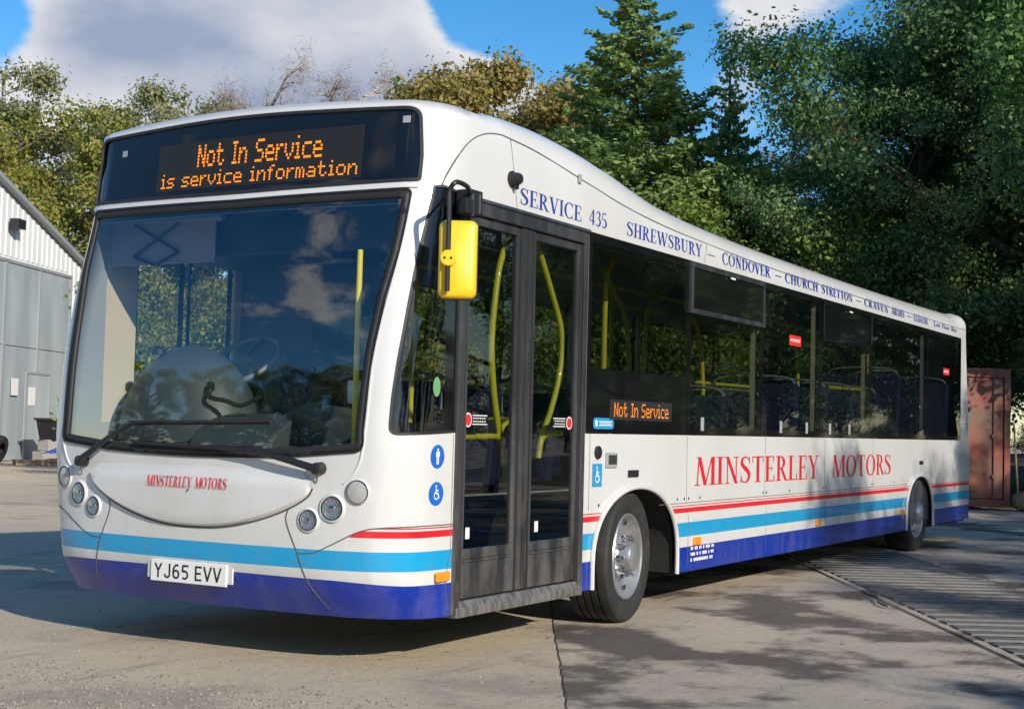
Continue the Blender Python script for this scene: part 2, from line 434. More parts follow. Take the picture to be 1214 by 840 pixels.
def mirror(poly): return [(-s, z) for s, z in poly]

# ------------------------------------------------------------------ lettering
def ring(cx, cy, rx, ry, wx_, wy_, a0=0, a1=360, n=18):
    out = []
    for i in range(n):
        p = []
        for a, k in ((a0+(a1-a0)*i/n, 0), (a0+(a1-a0)*(i+1)/n, 0), (a0+(a1-a0)*(i+1)/n, 1), (a0+(a1-a0)*i/n, 1)):
            t = radians(a); p.append((cx+(rx-wx_*k)*cos(t), cy+(ry-wy_*k)*sin(t)))
        out.append(p)
    return out
def rb(path, ws):
    P = spline([(x, y, 0) for x, y in path], 5); n = len(P); m = len(ws)-1; out = []; q = []
    for i, p in enumerate(P):
        t = (P[min(i+1, n-1)]-P[max(i-1, 0)]); t = Vector((t.x, t.y)).normalized(); u = i/(n-1)*m; k = min(int(u), m-1); w = ws[k]+(ws[k+1]-ws[k])*(u-k)
        q.append(((p.x-t.y*w/2, p.y+t.x*w/2), (p.x+t.y*w/2, p.y-t.x*w/2)))
    for a, b in zip(q, q[1:]): out.append([a[0], b[0], b[1], a[1]])
    return out
def R_(x0, y0, x1, y1): return [(x0, y0), (x1, y0), (x1, y1), (x0, y1)]
def D_(x0, y0, x1, y1, w): return [(x0-w/2, y0), (x0+w/2, y0), (x1+w/2, y1), (x1-w/2, y1)]
T, t_ = .155, .05
def sf(x, y, w=.34): return R_(x-w/2, y, x+w/2, y+.038)
def stem(x, ser=True): return [R_(x-T/2, 0, x+T/2, 1)]+([sf(x, 0), sf(x, .962)] if ser else [])
def glyphs():
    G = {}
    G['I'] = (.38, stem(.19))
    G['L'] = (.66, stem(.2)+[R_(.2, 0, .6, .045), R_(.57, 0, .62, .26)])
    G['E'] = (.70, stem(.2)+[R_(.2, 0, .62, .045), R_(.2, .955, .58, 1), R_(.2, .49, .48, .535), R_(.59, 0, .64, .25), R_(.55, .77, .595, 1), R_(.46, .40, .495, .62)])
    G['F'] = (.66, stem(.2)+[R_(.2, .955, .58, 1), R_(.2, .48, .48, .525), R_(.55, .77, .595, 1), R_(.46, .39, .495, .61)])
    G['H'] = (.86, stem(.2)+stem(.66)+[R_(.2, .48, .66, .53)])
    G['T'] = (.76, stem(.38)+[R_(.05, .955, .71, 1), R_(.05, .76, .095, 1), R_(.665, .76, .71, 1)])
    G['D'] = (.84, stem(.2)+ring(.34, .5, .43, .5, T, .05, -90, 90, 12)+[R_(.2, 0, .345, .05), R_(.2, .95, .345, 1)])
    G['O'] = (.90, ring(.45, .5, .41, .515, T, .05, 0, 360, 24))
    G['C'] = (.80, ring(.44, .5, .40, .515, T, .05, 52, 308, 20)+[R_(.67, .72, .715, 1.0), R_(.67, .0, .71, .26)])
    G['P'] = (.70, stem(.2)+ring(.32, .74, .30, .26, T, .045, -90, 90, 10)+[R_(.2, .48, .325, .525), R_(.2, .955, .325, 1)])
    G['R'] = (.80, stem(.2)+ring(.32, .74, .30, .26, T, .045, -90, 90, 10)+[R_(.2, .48, .33, .525), R_(.2, .955, .325, 1), D_(.68, 0, .38, .5, T), sf(.72, 0, .2)])
    G['B'] = (.76, stem(.2)+ring(.32, .75, .28, .25, T, .045, -90, 90, 10)+ring(.34, .265, .34, .265, T, .045, -90, 90, 10)+[R_(.2, .48, .345, .53), R_(.2, .955, .325, 1), R_(.2, 0, .345, .045)])
    G['S'] = (.66, rb([(.54, .80), (.46, .93), (.31, .975), (.15, .90), (.11, .75), (.22, .61), (.36, .51), (.51, .37), (.52, .20), (.43, .07), (.28, .025), (.15, .07), (.08, .2)], [.03, .04, .05, .10, .14, .16, .17, .16, .14, .09, .05, .04, .03])+[R_(.52, .72, .56, .98), R_(.06, .02, .1, .29)])
    G['U'] = (.86, [R_(.2-T/2, .33, .2+T/2, 1), R_(.645, .33, .695, 1), sf(.2, .962), sf(.67, .962, .26)]+ring(.409, .34, .286, .35, T, .055, 180, 270, 8)+ring(.409, .34, .286, .35, .05, .055, 270, 360, 8))
    G['V'] = (.80, [D_(.42, 0, .16, 1, T), D_(.42, 0, .66, 1, .055), sf(.16, .962, .3), sf(.66, .962, .26)])
    G['A'] = (.82, [D_(.16, 0, .42, 1, .055), D_(.68, 0, .42, 1, T), sf(.16, 0, .26), sf(.68, 0, .3), R_(.24, .30, .6, .345)])
    G['Y'] = (.80, [D_(.42, .42, .16, 1, T), D_(.42, .42, .68, 1, .055), R_(.42-T/2, 0, .42+T/2, .46), sf(.42, 0), sf(.16, .962, .3), sf(.68, .962, .26)])
    G['N'] = (.88, [R_(.175, 0, .225, 1), R_(.655, 0, .705, 1), D_(.69, 0, .19, 1, T), sf(.2, 0, .26), sf(.68, .962, .26), sf(.14, .962, .2)])
    G['M'] = (1.08, [D_(.12, 0, .2, 1, .055), D_(.52, 0, .22, 1, T), D_(.52, 0, .84, 1, .055), R_(.82, 0, .98, 1), sf(.13, 0, .26), sf(.9, 0), sf(.2, .962, .2), sf(.92, .962, .2)])
    G['W'] = (1.2, [D_(.38, 0, .14, 1, T), D_(.38, 0, .60, 1, .055), D_(.82, 0, .58, 1, T), D_(.82, 0, 1.06, 1, .055), sf(.14, .962, .3), sf(.58, .962, .3), sf(1.06, .962, .26)])
    G['-'] = (.62, [R_(.06, .36, .56, .42)])
    G['4'] = (.62, [R_(.36, 0, .36+T*.85, 1), D_(.07, .28, .42, 1, .055), R_(.05, .24, .6, .29)])
    G['3'] = (.60, rb([(.1, .80), (.2, .94), (.34, .96), (.44, .84), (.42, .66), (.28, .54)], [.05, .05, .08, .14, .1, .04])+rb([(.28, .54), (.46, .44), (.49, .25), (.38, .06), (.22, .03), (.08, .12)], [.04, .1, .15, .1, .05, .06]))
    G['5'] = (.60, [R_(.14, .93, .5, 1), D_(.11, .53, .16, 1, .05)]+rb([(.13, .54), (.3, .57), (.46, .46), (.49, .25), (.38, .06), (.22, .03), (.08, .12)], [.04, .06, .12, .15, .1, .05, .06]))
    x = .62
    G['o'] = (.58, ring(.29, .31, .25, .32, .12, .04, 0, 360, 14))
    G['w'] = (.86, [D_(.27, 0, .1, x, .12), D_(.27, 0, .43, x, .045), D_(.59, 0, .42, x, .12), D_(.59, 0, .76, x, .045), sf(.1, x-.03, .2), sf(.42, x-.03, .2), sf(.76, x-.03, .18)])
    G['l'] = (.34, [R_(.11, 0, .23, 1), sf(.17, 0, .26)])
    G['r'] = (.46, [R_(.11, 0, .23, x), sf(.17, 0, .26)]+rb([(.22, .42), (.3, .58), (.42, .57)], [.04, .06, .1]))
    G['u'] = (.60, [R_(.09, .15, .21, x), R_(.4, 0, .52, x)]+rb([(.15, .18), (.22, .05), (.36, .06), (.45, .18)], [.12, .06, .04, .04]))
    G['s'] = (.46, rb([(.37, .5), (.26, .6), (.13, .52), (.16, .38), (.32, .26), (.36, .13), (.24, .03), (.08, .12)], [.04, .05, .09, .12, .13, .09, .05, .05]))
    G[' '] = (.40, [])
    return G
GL = glyphs()
def union2d(polys):
    vs = []; fs = []
    for p in polys:
        ar = sum(p[i][0]*p[(i+1) % len(p)][1]-p[(i+1) % len(p)][0]*p[i][1] for i in range(len(p)))
        if ar < 0: p = p[::-1]
        b = len(vs); vs += [Vector(q) for q in p]; fs.append(list(range(b, b+len(p))))
    V, E_, F, ov, oe, of = geometry.delaunay_2d_cdt(vs, [], fs, 0, 1e-5)
    return [(v.x, v.y) for v in V], [tuple(f) for f, o in zip(F, of) if len(o)]
_gc = {}
def lay_text(mb, text, x0, x1, z0, z1, place, G=None):
    """text stretched between x0 and x1 (left to right), baseline z0, cap line z1"""
    G = G or GL; W = sum(G[c][0] for c in text); x = 0
    for c in text:
        w, polys = G[c]
        if polys:
            kk = (id(G), c)
            if kk not in _gc: _gc[kk] = union2d(polys)
            V, F = _gc[kk]; b = len(mb.v)
            for vx, vy in V: mb.v.append(place(x0+(x+vx)/W*(x1-x0), z0+vy*(z1-z0)))
            for f in F: mb.face([b+i for i in f])
        x += w
def flat_build(mb, name, m, parent, nrm, **k):
    me = mb.mesh(name, m); bm = bmesh.new(); bm.from_mesh(me); bm.normal_update()
    bad = [f for f in bm.faces if f.normal.dot(nrm) < 0]; bmesh.ops.reverse_faces(bm, faces=bad); bm.to_mesh(me); bm.free()
    return link(name, me, parent, **k)
def side_pt(y=-.003): return lambda x, z: (x, y, z)
# plate lettering, plain strokes
def SG():
    w = .13; G = {}
    def L_(*pts): return [q for a, b in zip(pts, pts[1:]) for q in [seg(a, b, w)]]
    def seg(a, b, w):
        dx, dy = b[0]-a[0], b[1]-a[1]; l = math.hypot(dx, dy); nx, ny = -dy/l*w/2, dx/l*w/2; ex, ey = dx/l*w*.25, dy/l*w*.25
        return [(a[0]+nx-ex, a[1]+ny-ey), (a[0]-nx-ex, a[1]-ny-ey), (b[0]-nx+ex, b[1]-ny+ey), (b[0]+nx+ex, b[1]+ny+ey)]
    G['Y'] = (.78, L_((.1, .96), (.35, .5), (.6, .96))+L_((.35, .5), (.35, .04)))
    G['J'] = (.70, L_((.5, .97), (.5, .28))+ring(.31, .28, .255, .28, w, w, 180, 360, 10))
    G['6'] = (.74, ring(.33, .32, .285, .32, w, w, 0, 360, 16)+rb([(.11, .35), (.13, .68), (.3, .93), (.52, .92)], [w, w, w, w]))
    G['5'] = (.72, L_((.14, .94), (.55, .94))+L_((.14, .92), (.12, .55))+ring(.31, .32, .28, .32, w, w, -140, 120, 14)+L_((.12, .55), (.22, .58)))
    G['E'] = (.70, L_((.12, .04), (.12, .96))+L_((.12, .935), (.56, .935))+L_((.12, .065), (.56, .065))+L_((.12, .5), (.5, .5)))
    G['V'] = (.76, L_((.08, .97), (.35, .06), (.62, .97)))
    G[' '] = (.34, [])
    return G
SGL = SG()
DOT = {'N': "10001 11001 11001 10101 10011 10011 10001", 'o': "00000 00000 01110 10001 10001 10001 01110", 't': "01000 01000 11110 01000 01000 01001 00110", ' ': "000 000 000 000 000 000 000",
       'I': "111 010 010 010 010 010 111", 'n': "00000 00000 10110 11001 10001 10001 10001", 'S': "01111 10000 10000 01110 00001 00001 11110", 'e': "00000 00000 01110 10001 11111 10000 01111",
       'r': "0000 0000 1011 1100 1000 1000 1000", 'v': "00000 00000 10001 10001 10001 01010 00100", 'i': "010 000 110 010 010 010 111", 'c': "00000 00000 01111 10000 10000 10000 01111",
       's': "00000 00000 01111 10000 01110 00001 11110", 'f': "0011 0100 1110 0100 0100 0100 0100", 'm': "00000 00000 11010 10101 10101 10101 10101", 'a': "00000 00000 01110 00001 01111 10001 01111"}
def led_text(mb, text, x0, x1, z0, z1, place, bold=1):
    W = sum(len(DOT[c].split()[0])+1 for c in text)-1; px = (x1-x0)/W; pz = (z1-z0)/7; x = 0
    for c in text:
        rows = DOT[c].split()
        for j, row in enumerate(rows):
            for i, b in enumerate(row):
                if b == '1':
                    for q in range(bold):
                        a = x0+(x+i+q/bold+.1/bold)*px; e = x0+(x+i+(q+.84)/bold)*px; zt = z1-j*pz-.1*pz; zb = z1-(j+.82)*pz
                        mb.poly([place(a, zb), place(e, zb), place(e, zt), place(a, zt)])
        x += len(rows[0])+1

def led_words(text, x0, x1, z0, z1, place, bold, parent, nrm):
    """each word of a dot-matrix line is its own object"""
    wid = lambda t: sum(len(DOT[c].split()[0])+1 for c in t)
    W = wid(text)-1; px = (x1-x0)/W; pos = 0
    for wd in text.split(' '):
        mb = MB(); led_text(mb, wd, x0+pos*px, x0+(pos+wid(wd)-1)*px, z0, z1, place, bold); flat_build(mb, 'led_lettering', m_led, parent, nrm)
        pos += wid(wd)+wid(' ')

# ================================================================== THE BUS
bus = empty('bus', (0, 0, 0), label='white single-decker bus with blue and red stripes and an amber Not In Service sign', cat='bus')
WX, RX, TR = 2.615, 9.92, .42        # axle positions, tyre radius
ARCH = [(2.65, .64, .465), (9.80, .56, .42)]
WIN = [1.90, 3.44, 4.885, 6.355, 7.875, 10.10, 11.70]
def arch_pts(xc, a, b, z0=.40, n=18, grow=0.0):
    return [(xc-a-grow, .262)]+[(xc+(a+grow)*cos(pi-pi*i/n), z0+(b+grow)*(max(0, sin(pi*i/n)))**.85) for i in range(n+1)]+[(xc+a+grow, .262)]
def vtop(s):
    x, h, _, _ = plan(s); R = RS(x); ht = HT(x)+CROWN*(1-(h/HW)**2); return ht-R+R*pi/2
ss = [-L5+i*(2*L5)/440 for i in range(441)]
top_edge = [(s, vtop(s)-.0005) for s in ss]
bot = []
def bz(s): return .262
def seg_x(x0, x1, sg): return xline([(x0, .262), (x1, .262)], .25, sg)
off_side = [(L5, .262), (L4, .262), (L3+.02, .262)]+seg_x(XR-.3, ARCH[1][0]+ARCH[1][1], 1)
for k in (1, 0):
    a = arch_pts(*ARCH[k])[::-1]; off_side += xline(a, .06, 1)
    if k == 1: off_side += seg_x(ARCH[1][0]-ARCH[1][1], ARCH[0][0]+ARCH[0][1], 1)
off_side += seg_x(ARCH[0][0]-ARCH[0][1], .9, 1)
def clean(p):
    out = [p[0]]
    for q in p[1:]:
        if math.hypot(q[0]-out[-1][0], q[1]-out[-1][1]) > .004: out.append(q)
    return out
off_side = clean(off_side)
half = off_side+[(1.2, .262), (.8, .262), (.4, .262)]
bot = half+[(0, .262)]+[(-s, z) for s, z in half[::-1]]
body_outer = top_edge+bot[0:]
WS_OUT = rounded([(-1.035, 1.095), (-1.028, 1.2), (-1.045, 1.6), (-1.065, 1.85), (-1.098, 2.09), (-1.108, 2.415), (0, 2.404), (1.108, 2.415), (1.098, 2.09), (1.065, 1.85), (1.045, 1.6), (1.028, 1.2), (1.035, 1.095), (.55, 1.052), (0, 1.04), (-.55, 1.052)],
                 [.05, 0, 0, 0, 0, .03, 0, .03, 0, 0, 0, 0, .05, .2, .2, .2])
def inset(poly, d):
    out = []; n = len(poly)
    cx = sum(p[0] for p in poly)/n; ar = sum(poly[i][0]*poly[(i+1) % n][1]-poly[(i+1) % n][0]*poly[i][1] for i in range(n)); sg = 1 if ar > 0 else -1
    for i in range(n):
        a, p, b = Vector(poly[i-1]), Vector(poly[i]), Vector(poly[(i+1) % n]); u = (p-a).normalized(); w = (b-p).normalized()
        nn = Vector((-u.y-w.y, u.x+w.x)); l = nn.length
        if l < 1e-6: out.append(tuple(p)); continue
        nn /= l; c = max(.35, nn.dot(Vector((-u.y, u.x)))); out.append(tuple(p+nn*sg*d/c))
    return out
DEST = rounded([(-1.150, 2.462), (-1.150, 2.60), (-1.138, 2.72), (-1.125, 2.848), (0, 2.882), (1.125, 2.848), (1.138, 2.72), (1.150, 2.60), (1.150, 2.462), (0, 2.446)], [.02, 0, 0, .085, .4, .085, 0, 0, .02, .3])
Q_OUT = rounded([(-1.160, 1.175)]+xline([(.44, 1.195), (.44, 2.42)], .1)[::1]+[(-1.275, 2.447), (-1.222, 2.44), (-1.198, 2.085), (-1.183, 1.69), (-1.162, 1.36)], [.05]+[0]*20)
BAND = xpoly([(1.90, 1.200), (11.72, 1.208), (11.66, 2.418), (1.90, 2.42)], .3)
BANDO = xpoly([(.40, 1.200), (.40, 2.30), (11.66, 2.418), (11.72, 1.208)], .25, 1)
DOORH = xpoly([(.474, .30), (1.878, .30), (1.878, 2.42), (.474, 2.42)], .12)
REARW = rounded([(L5-.95, 1.35), (L5-.001, 1.35), (L5-.001, 2.3), (L5-.95, 2.3)], 0)
REARW2 = [(-s, z) for s, z in REARW][::-1]
RED_A = [(-.965, .652), (-1.05, .702)]
def NT(s): return interp([(0, .460), (.9, .452), (1.25, .432), (20, .433)], abs(s))
lines = [[(s, NT(s)) for s in ss], [(s, .503) for s in ss], [(s, .600) for s in ss]]
for sg in (-1, 1):
    for z0_, z1_, st in ((.668, .702, 1.02 if sg < 0 else 1.45), (.712, .719, 1.10 if sg < 0 else 1.45)):
        for z in (z0_, z1_):
            lines.append([(sg*st-(0.06*sg if z == z0_ else 0)*1, z), (sg*1.5, z)]+[(sg*(1.5+i*.5), z) for i in range(1, 26) if 1.5+i*.5 < L5])
    if sg < 0: lines.append([(sg*.96, .668), (sg*1.02, .702)])
def body_mat(s, z):
    if z < NT(s): return 1
    if .503 < z < .600: return 2
    a = -s if s < 0 else (s-.43 if s > 1.45 else 0)
    if .668 < z < .702 and a > .96+(z-.668)/.034*.06: return 3
    if .712 < z < .719 and a > 1.10: return 3
    return 0
body = cdt_panel('body_shell', body_outer, [WS_OUT, DEST, Q_OUT, BAND, BANDO, DOORH, REARW, REARW2], lines, body_mat, grid=.10, gridz=.06, mats=[m_white, m_navy, m_sky, m_red], parent=bus, step=.06, smooth=180)
lin_out = [(s, z) for s, z in top_edge if abs(s) > 0][::1]
lin_out = [(ss[i], 2.35) for i in range(0, 441, 4)]+[(s, .86) for s in [ss[i] for i in range(440, -1, -4)]]
def crop(poly): return [(a, min(max(b, .9), 2.30)) for a, b in poly]
cdt_panel('inner_lining', lin_out, [[(a, min(b, 2.346)) for a, b in h] for h in (WS_OUT, Q_OUT, BAND, BANDO)]+[[(a, min(max(b, .87), 2.346)) for a, b in DOORH]], grid=.25, off=-.04, mats=[m_lining], parent=bus, step=.10, smooth=180)
# roof
mb = MB(); K = 16
ts = [s for s in ss if s >= 0]
for s in ts:
    a = Vector(surf(-s, vtop(s))); b = Vector(surf(s, vtop(s)))
    hb_ = (b.y-a.y)/2
    for j in range(K+1):
        t = j/K; p = a.lerp(b, t); hh = (t*2-1)*hb_
        p.z = a.z+CROWN*((hb_/HW)**2-(hh/HW)**2) if s > 0 else a.z
        mb.v.append(tuple(p))
for i in range(len(ts)-1):
    for j in range(K): mb.face((i*(K+1)+j, i*(K+1)+j+1, (i+1)*(K+1)+j+1, (i+1)*(K+1)+j))
mb.build('roof', m_white, bus, smooth=180)
# roof pods seen as a low step
# panel joints
for nm, path in (('s', None),):
    pass
seam_xz = [(.30, 2.44), (.34, 2.52), (.42, 2.63), (.53, 2.72), (.66, 2.775), (.80, 2.80), (.925, 2.80), (1.26, 2.78), (1.9, 2.700), (2.63, 2.622), (3.78, 2.577), (6.05, 2.54), (11.9, 2.53)]
def sx_of(x, z, sg=-1): return side_s(x, min(z, 2.6), sg)
for sg in (-1, 1):
    ribbon('panel_seam', [(side_s(p.x, min(p.y, HT(p.x)-RS(p.x)), sg), p.y) for p in spline([(x, z, 0) for x, z in seam_xz], 5)], .009, .0012, m_seam, bus, step=.03)
for x0, z0_, x1, z1_ in ((.93, 2.80, 1.02, 2.425), (3.77, 2.575, 3.70, 2.425), (3.455, 1.195, 3.46, .735), (5.02, 1.2, 5.02, .735), (6.53, 1.2, 6.53, .735), (8.03, 1.2, 8.03, .735), (1.965, 1.2, 1.965, .735)):
    ribbon('panel_seam', [(side_s(x0, z0_), z0_), (side_s(x1, z1_), z1_)], .006, .0012, m_seam, bus)
ribbon('panel_seam', xline([(3.0, .735), (9.3, .738)], .3), .006, .0012, m_seam, bus)
# bumper and headlamp pod joints
for sg in (1, -1):
    lid = [(-.621, .797), (-.607, .73), (-.676, .577), (-.73, .433), (-.798, .30)]
    ribbon('panel_seam', [(-p.x*sg*-1 if sg < 0 else p.x, p.y) for p in spline([(a, b, 0) for a, b in lid], 4)] if sg > 0 else [(-p.x, p.y) for p in spline([(a, b, 0) for a, b in lid], 4)], .008, .002, m_seam, bus, step=.02)
    pod = [(-.676, .577), (-.73, .578), (-.79, .59), (-.904, .644), (-1.014, .697), (-1.13, .718), (-1.39, .727)]
    pp = [(p.x, p.y) for p in spline([(a, b, 0) for a, b in pod], 4)]+xline([(.30, .727), (.46, .727)])
    ribbon('panel_seam', pp if sg > 0 else mirror(pp), .007, .002, m_seam, bus, step=.03)
ribbon('panel_seam', [(side_s(.425, z), z) for z in (.29, .6, .9, 1.18)], .005, .0012, m_seam, bus)
# crease beside the windscreen
for sg in (1, -1):
    cr = [(p.x*sg, p.y) for p in spline([(-1.12, 2.38, 0), (-1.112, 2.09, 0), (-1.075, 1.75, 0), (-1.053, 1.5, 0), (-1.045, 1.25, 0), (-1.03, 1.08, 0), (-.99, .985, 0), (-.93, .93, 0)], 4)]
    ribbon('pillar_crease', cr, .010, .006, m_white, bus, step=.03)
# bonnet
low = [(0, .675), (.18, .682), (.35, .710), (.52, .758), (.65, .812), (.73, .862), (.757, .905)]
upp = [(.755, .935), (.70, .975), (.55, .995), (0, 1.008)]
_f = [(p.x, p.y) for p in spline([(-a, b, 0) for a, b in low[::-1]]+[(a, b, 0) for a, b in low[1:]], 5)]; lowc = [(0, .675)]+[q for q in _f if q[0] > .01]
BON = lowc+upp[:-1]+[(0, 1.008)]+[(-a, b) for a, b in upp[:-1][::-1]]+[(-a, b) for a, b in lowc[::-1][:-1]]
lowall = [(-a, b) for a, b in lowc[::-1]]+lowc[1:]
def dist_low(s, z):
    best = 9
    for a, b in zip(lowall, lowall[1:]):
        dx, dy = b[0]-a[0], b[1]-a[1]; t = max(0, min(1, ((s-a[0])*dx+(z-a[1])*dy)/(dx*dx+dy*dy))); best = min(best, math.hypot(s-a[0]-t*dx, z-a[1]-t*dy))
    return best
def bon_off(s, z):
    d = dist_low(s, z); e = 1-sstep(.90, 1.0, z)*.95
    return -.006+.034*min(1, (d/.016))**.5*e
inn = [(a*.985, b+.018) for a, b in lowall]
inn2 = [(a*.994, b+.006) for a, b in lowall]
cdt_panel('bonnet', BON, lines=[inn, inn2], grid=.025, offfn=bon_off, mats=[m_white], parent=bus, step=.025, smooth=60)
ribbon('bonnet_undercut_shade', [(a, b-.004) for a, b in lowall], .012, .004, m_seam, bus, step=.03)  # grey strip paints the undercut shade below the bonnet's raised edge
# windscreen
WS_IN = inset(WS_OUT, .038); WS_IN = [(a, max(b, 1.085+.0*abs(a))) if b < 1.1 and abs(a) < .9 else (a, b) for a, b in WS_IN]
ws = cdt_panel('windscreen', inset(WS_OUT, .004), grid=.10, off=-.006, mats=[m_glass_ws], parent=bus, smooth=180)
cdt_panel('windscreen_seal', WS_OUT, [WS_IN], grid=.03, off=.006, mats=[m_rubber], parent=bus, step=.03, thick=.02, smooth=180)
ribbon('windscreen_trim', [(a, b) for a, b in inset(WS_OUT, -.004)], .012, .010, m_black, bus, closed=True, step=.04)
# destination sign
cdt_panel('destination_glass', inset(DEST, .004), grid=.10, off=-.006, mats=[m_gloss], parent=bus, smooth=180)
ribbon('destination_rim', inset(DEST, .006), .022, .006, m_rubber, bus, closed=True, step=.03)
ribbon('header_moulding', [(-1.14+i*.114, interp([(0, 2.424), (1.14, 2.438)], abs(-1.14+i*.114))) for i in range(21)], .030, .010, m_white, bus, step=.05)
led_board = cdt_panel('led_board', [(.60, 2.492), (-.81, 2.492), (-.81, 2.770), (.60, 2.762)], grid=.1, off=-.0035, mats=[m_ledboard], parent=bus, smooth=180)
mb = MB()
for i in range(24):
    z = 2.498+i*.0113
    for k in range(12):
        a = .597-k*1.404/12; b = .597-(k+1)*1.404/12
        mb.poly([surf(a, z, -.0020), surf(b, z, -.0020), surf(b, z+.0035, -.0012), surf(a, z+.0035, -.0012)])
mb.build('led_louvre', m_black, led_board)
mb = MB(); pl = lambda s, z: surf(-s, z, .0005)
led_words('Not In Service', -.290, .560, 2.612, 2.742, pl, 2, led_board, Vector((-1, 0, 0)))
led_words('is service information', -.558, .786, 2.508, 2.592, pl, 1, led_board, Vector((-1, 0, 0)))
for s, z in ((.90, 2.745), (-1.05, 2.785)):
    cdt_panel('sensor_tag', [(s-.022, z-.018), (s+.022, z-.018), (s+.022, z+.018), (s-.022, z+.018)], grid=.05, off=-.003, mats=[m_lining], parent=bus)
# quarter window
Q_IN = [(-1.186, 1.24)]+xline([(.335, 1.235), (.335, 2.30)], .1)+[(-1.222, 2.30), (-1.217, 2.09), (-1.204, 1.69), (-1.184, 1.36)]
cdt_panel('quarter_window', inset(Q_OUT, .003), lines=[Q_IN+[Q_IN[0]]], classify=lambda s, z: 0 if inside((s, z), Q_IN) else 1, grid=.08, off=-.004, mats=[m_glass_door, m_gloss], parent=bus, smooth=180)
ribbon('window_seal', inset(Q_OUT, .004), .016, .006, m_rubber, bus, closed=True, step=.04)
# side windows
def pane(x0, x1, z0, z1, sg, name='window', ztop=None, zfrit=None, gm=None):
    yo = -.004 if sg < 0 else 2*HW+.004; mb = MB(); g = .006; f = .035
    X0, X1 = x0+g, x1-g; zt0, zt1 = z1 if ztop is None else ztop[0], z1 if ztop is None else ztop[1]
    o = [(X0, z0), (X1, z0), (X1, zt1), (X0, zt0)]; zf = (zfrit if zfrit else z0+.05); i = [(X0+f, zf), (X1-f, zf), (X1-f, zt1-.05), (X0+f, zt0-.05)]
    P = lambda p, y: (p[0], y, p[1])
    mb.mi = 0; mb.poly([P(p, yo) for p in i])
    mb.mi = 1
    for k in range(4): mb.poly([P(o[k], yo), P(o[(k+1) % 4], yo), P(i[(k+1) % 4], yo), P(i[k], yo)])
    for k in range(4): mb.poly([P(o[k], yo), P(o[(k+1) % 4], yo), P(o[(k+1) % 4], yo-sg*.012), P(o[k], yo-sg*.012)])
    return mb.build(name, [gm or m_glass_side, m_gloss], bus, recalc=False)
for i in range(6):
    x0, x1 = WIN[i], WIN[i+1]; xe = 11.70
    pane(x0, x1, 1.204, 2.416, -1, zfrit=1.60 if i == 0 else None)
    if i: ribbon('window_joint', xline([(x0, 1.2), (x0, 2.416)], .3), .008, -.0015, m_rubber, bus)
for x0, x1 in ((.66, 1.10), (1.13, 1.56), (1.9, 3.44), (3.44, 4.885), (4.885, 6.355), (6.355, 7.875), (7.875, 10.1), (10.1, 11.68)):
    pane(x0, x1, 1.204, 2.416 if x0 > 1.6 else 2.30, 1, gm=m_glass_ws if x0 < 1.6 else None)
for a_, b_, c_ in ((.40, .66, 2.3), (1.56, 1.90, 2.36)):
    mb = MB(); mb.span((a_, 2*HW-.03, 1.2), (b_, 2*HW-.008, c_)); mb.build('cab_pillar', m_cream, bus)
# opening vents
def vent(x0, x1, z0, z1, vm):
    o = MB(); t = .035; y0, y1 = -.032, -.002
    o.span((x0, y0, z1-t), (x1, y1, z1)); o.span((x0, y0, z0), (x1, y1, z0+t)); o.span((x0, y0, z0+t), (x0+t, y1, z1-t)); o.span((x1-t, y0, z0+t), (x1, y1, z1-t))
    fr = o.build('vent_frame', vm, bus, bevel=.004)
    g = MB(); g.span((x0+t+.001, -.018, z0+t+.001), (x1-t-.001, -.012, z1-t-.001)); g.build('vent_glass', m_gloss, fr)
    h = MB(); h.span(((x0+x1)/2-.02, -.040, z1-t-.015), ((x0+x1)/2+.06, -.033, z1-t-.002)); h.build('vent_catch', m_stick, fr)
vent(3.425, 4.895, 2.05, 2.405, m_doorgrey); vent(6.37, 7.87, 2.06, 2.40, m_gloss)
# doors
d = MB(); d.span((.440, -.006, .262), (.512, .06, 2.42)); d.span((1.838, -.006, .262), (1.892, .06, 2.42)); d.span((.512, -.010, 2.335), (1.838, .06, 2.42))
d.build('door_surround', m_doorgrey, bus, bevel=.006)
d = MB(); d.prism([(-.016, 2.424), (-.022, 2.408), (-.002, 2.40), (-.002, 2.43)], .44, 1.89, ax=0)
d.build('door_gutter', m_doorgrey, bus)
def leaf(x0, x1, hinge_left):
    o = MB(); t = .052; y0, y1 = .012, .044; zb, zt = .335, 2.33; gz0, gz1 = .59, 2.285
    o.span((x0, y0, zb), (x0+t, y1, zt)); o.span((x1-t, y0, zb), (x1, y1, zt)); o.span((x0+t, y0, gz1), (x1-t, y1, zt)); o.span((x0+t, y0+.002, zb), (x1-t, y1, gz0-.07))
    o.span((x0+t, y0-.006, gz0-.07), (x1-t, y1, gz0-.055)); o.span((x0+t, y0, gz0-.055), (x1-t, y1, gz0))
    lf = o.build('door_leaf', m_doorgrey, bus, bevel=.005)
    g = MB(); g.span((x0+t, .026, gz0), (x1-t, .031, gz1)); g.build('door_glass', m_glass_door, lf)
    r = MB()
    for xx in ((x0+.012, x1-.012)): r.tube([(xx, y0-.004, zb), (xx, y0-.004, zt)], .007, 6)
    r.build('door_rubber', m_rubber, lf)
    return lf
lf1 = leaf(.517, 1.108, True); lf2 = leaf(1.222, 1.834, False)
d = MB(); d.span((1.112, .002, .335), (1.160, .05, 2.335)); d.span((1.170, .002, .335), (1.218, .05, 2.335)); d.build('door_post', m_doorgrey, bus, bevel=.006)
d = MB(); d.prism([(-.012, .245), (-.012, .288), (.012, .325), (.09, .325), (.09, .245)], .478, 1.88, ax=0)
d.build('door_sill', m_alu, bus, bevel=.003)
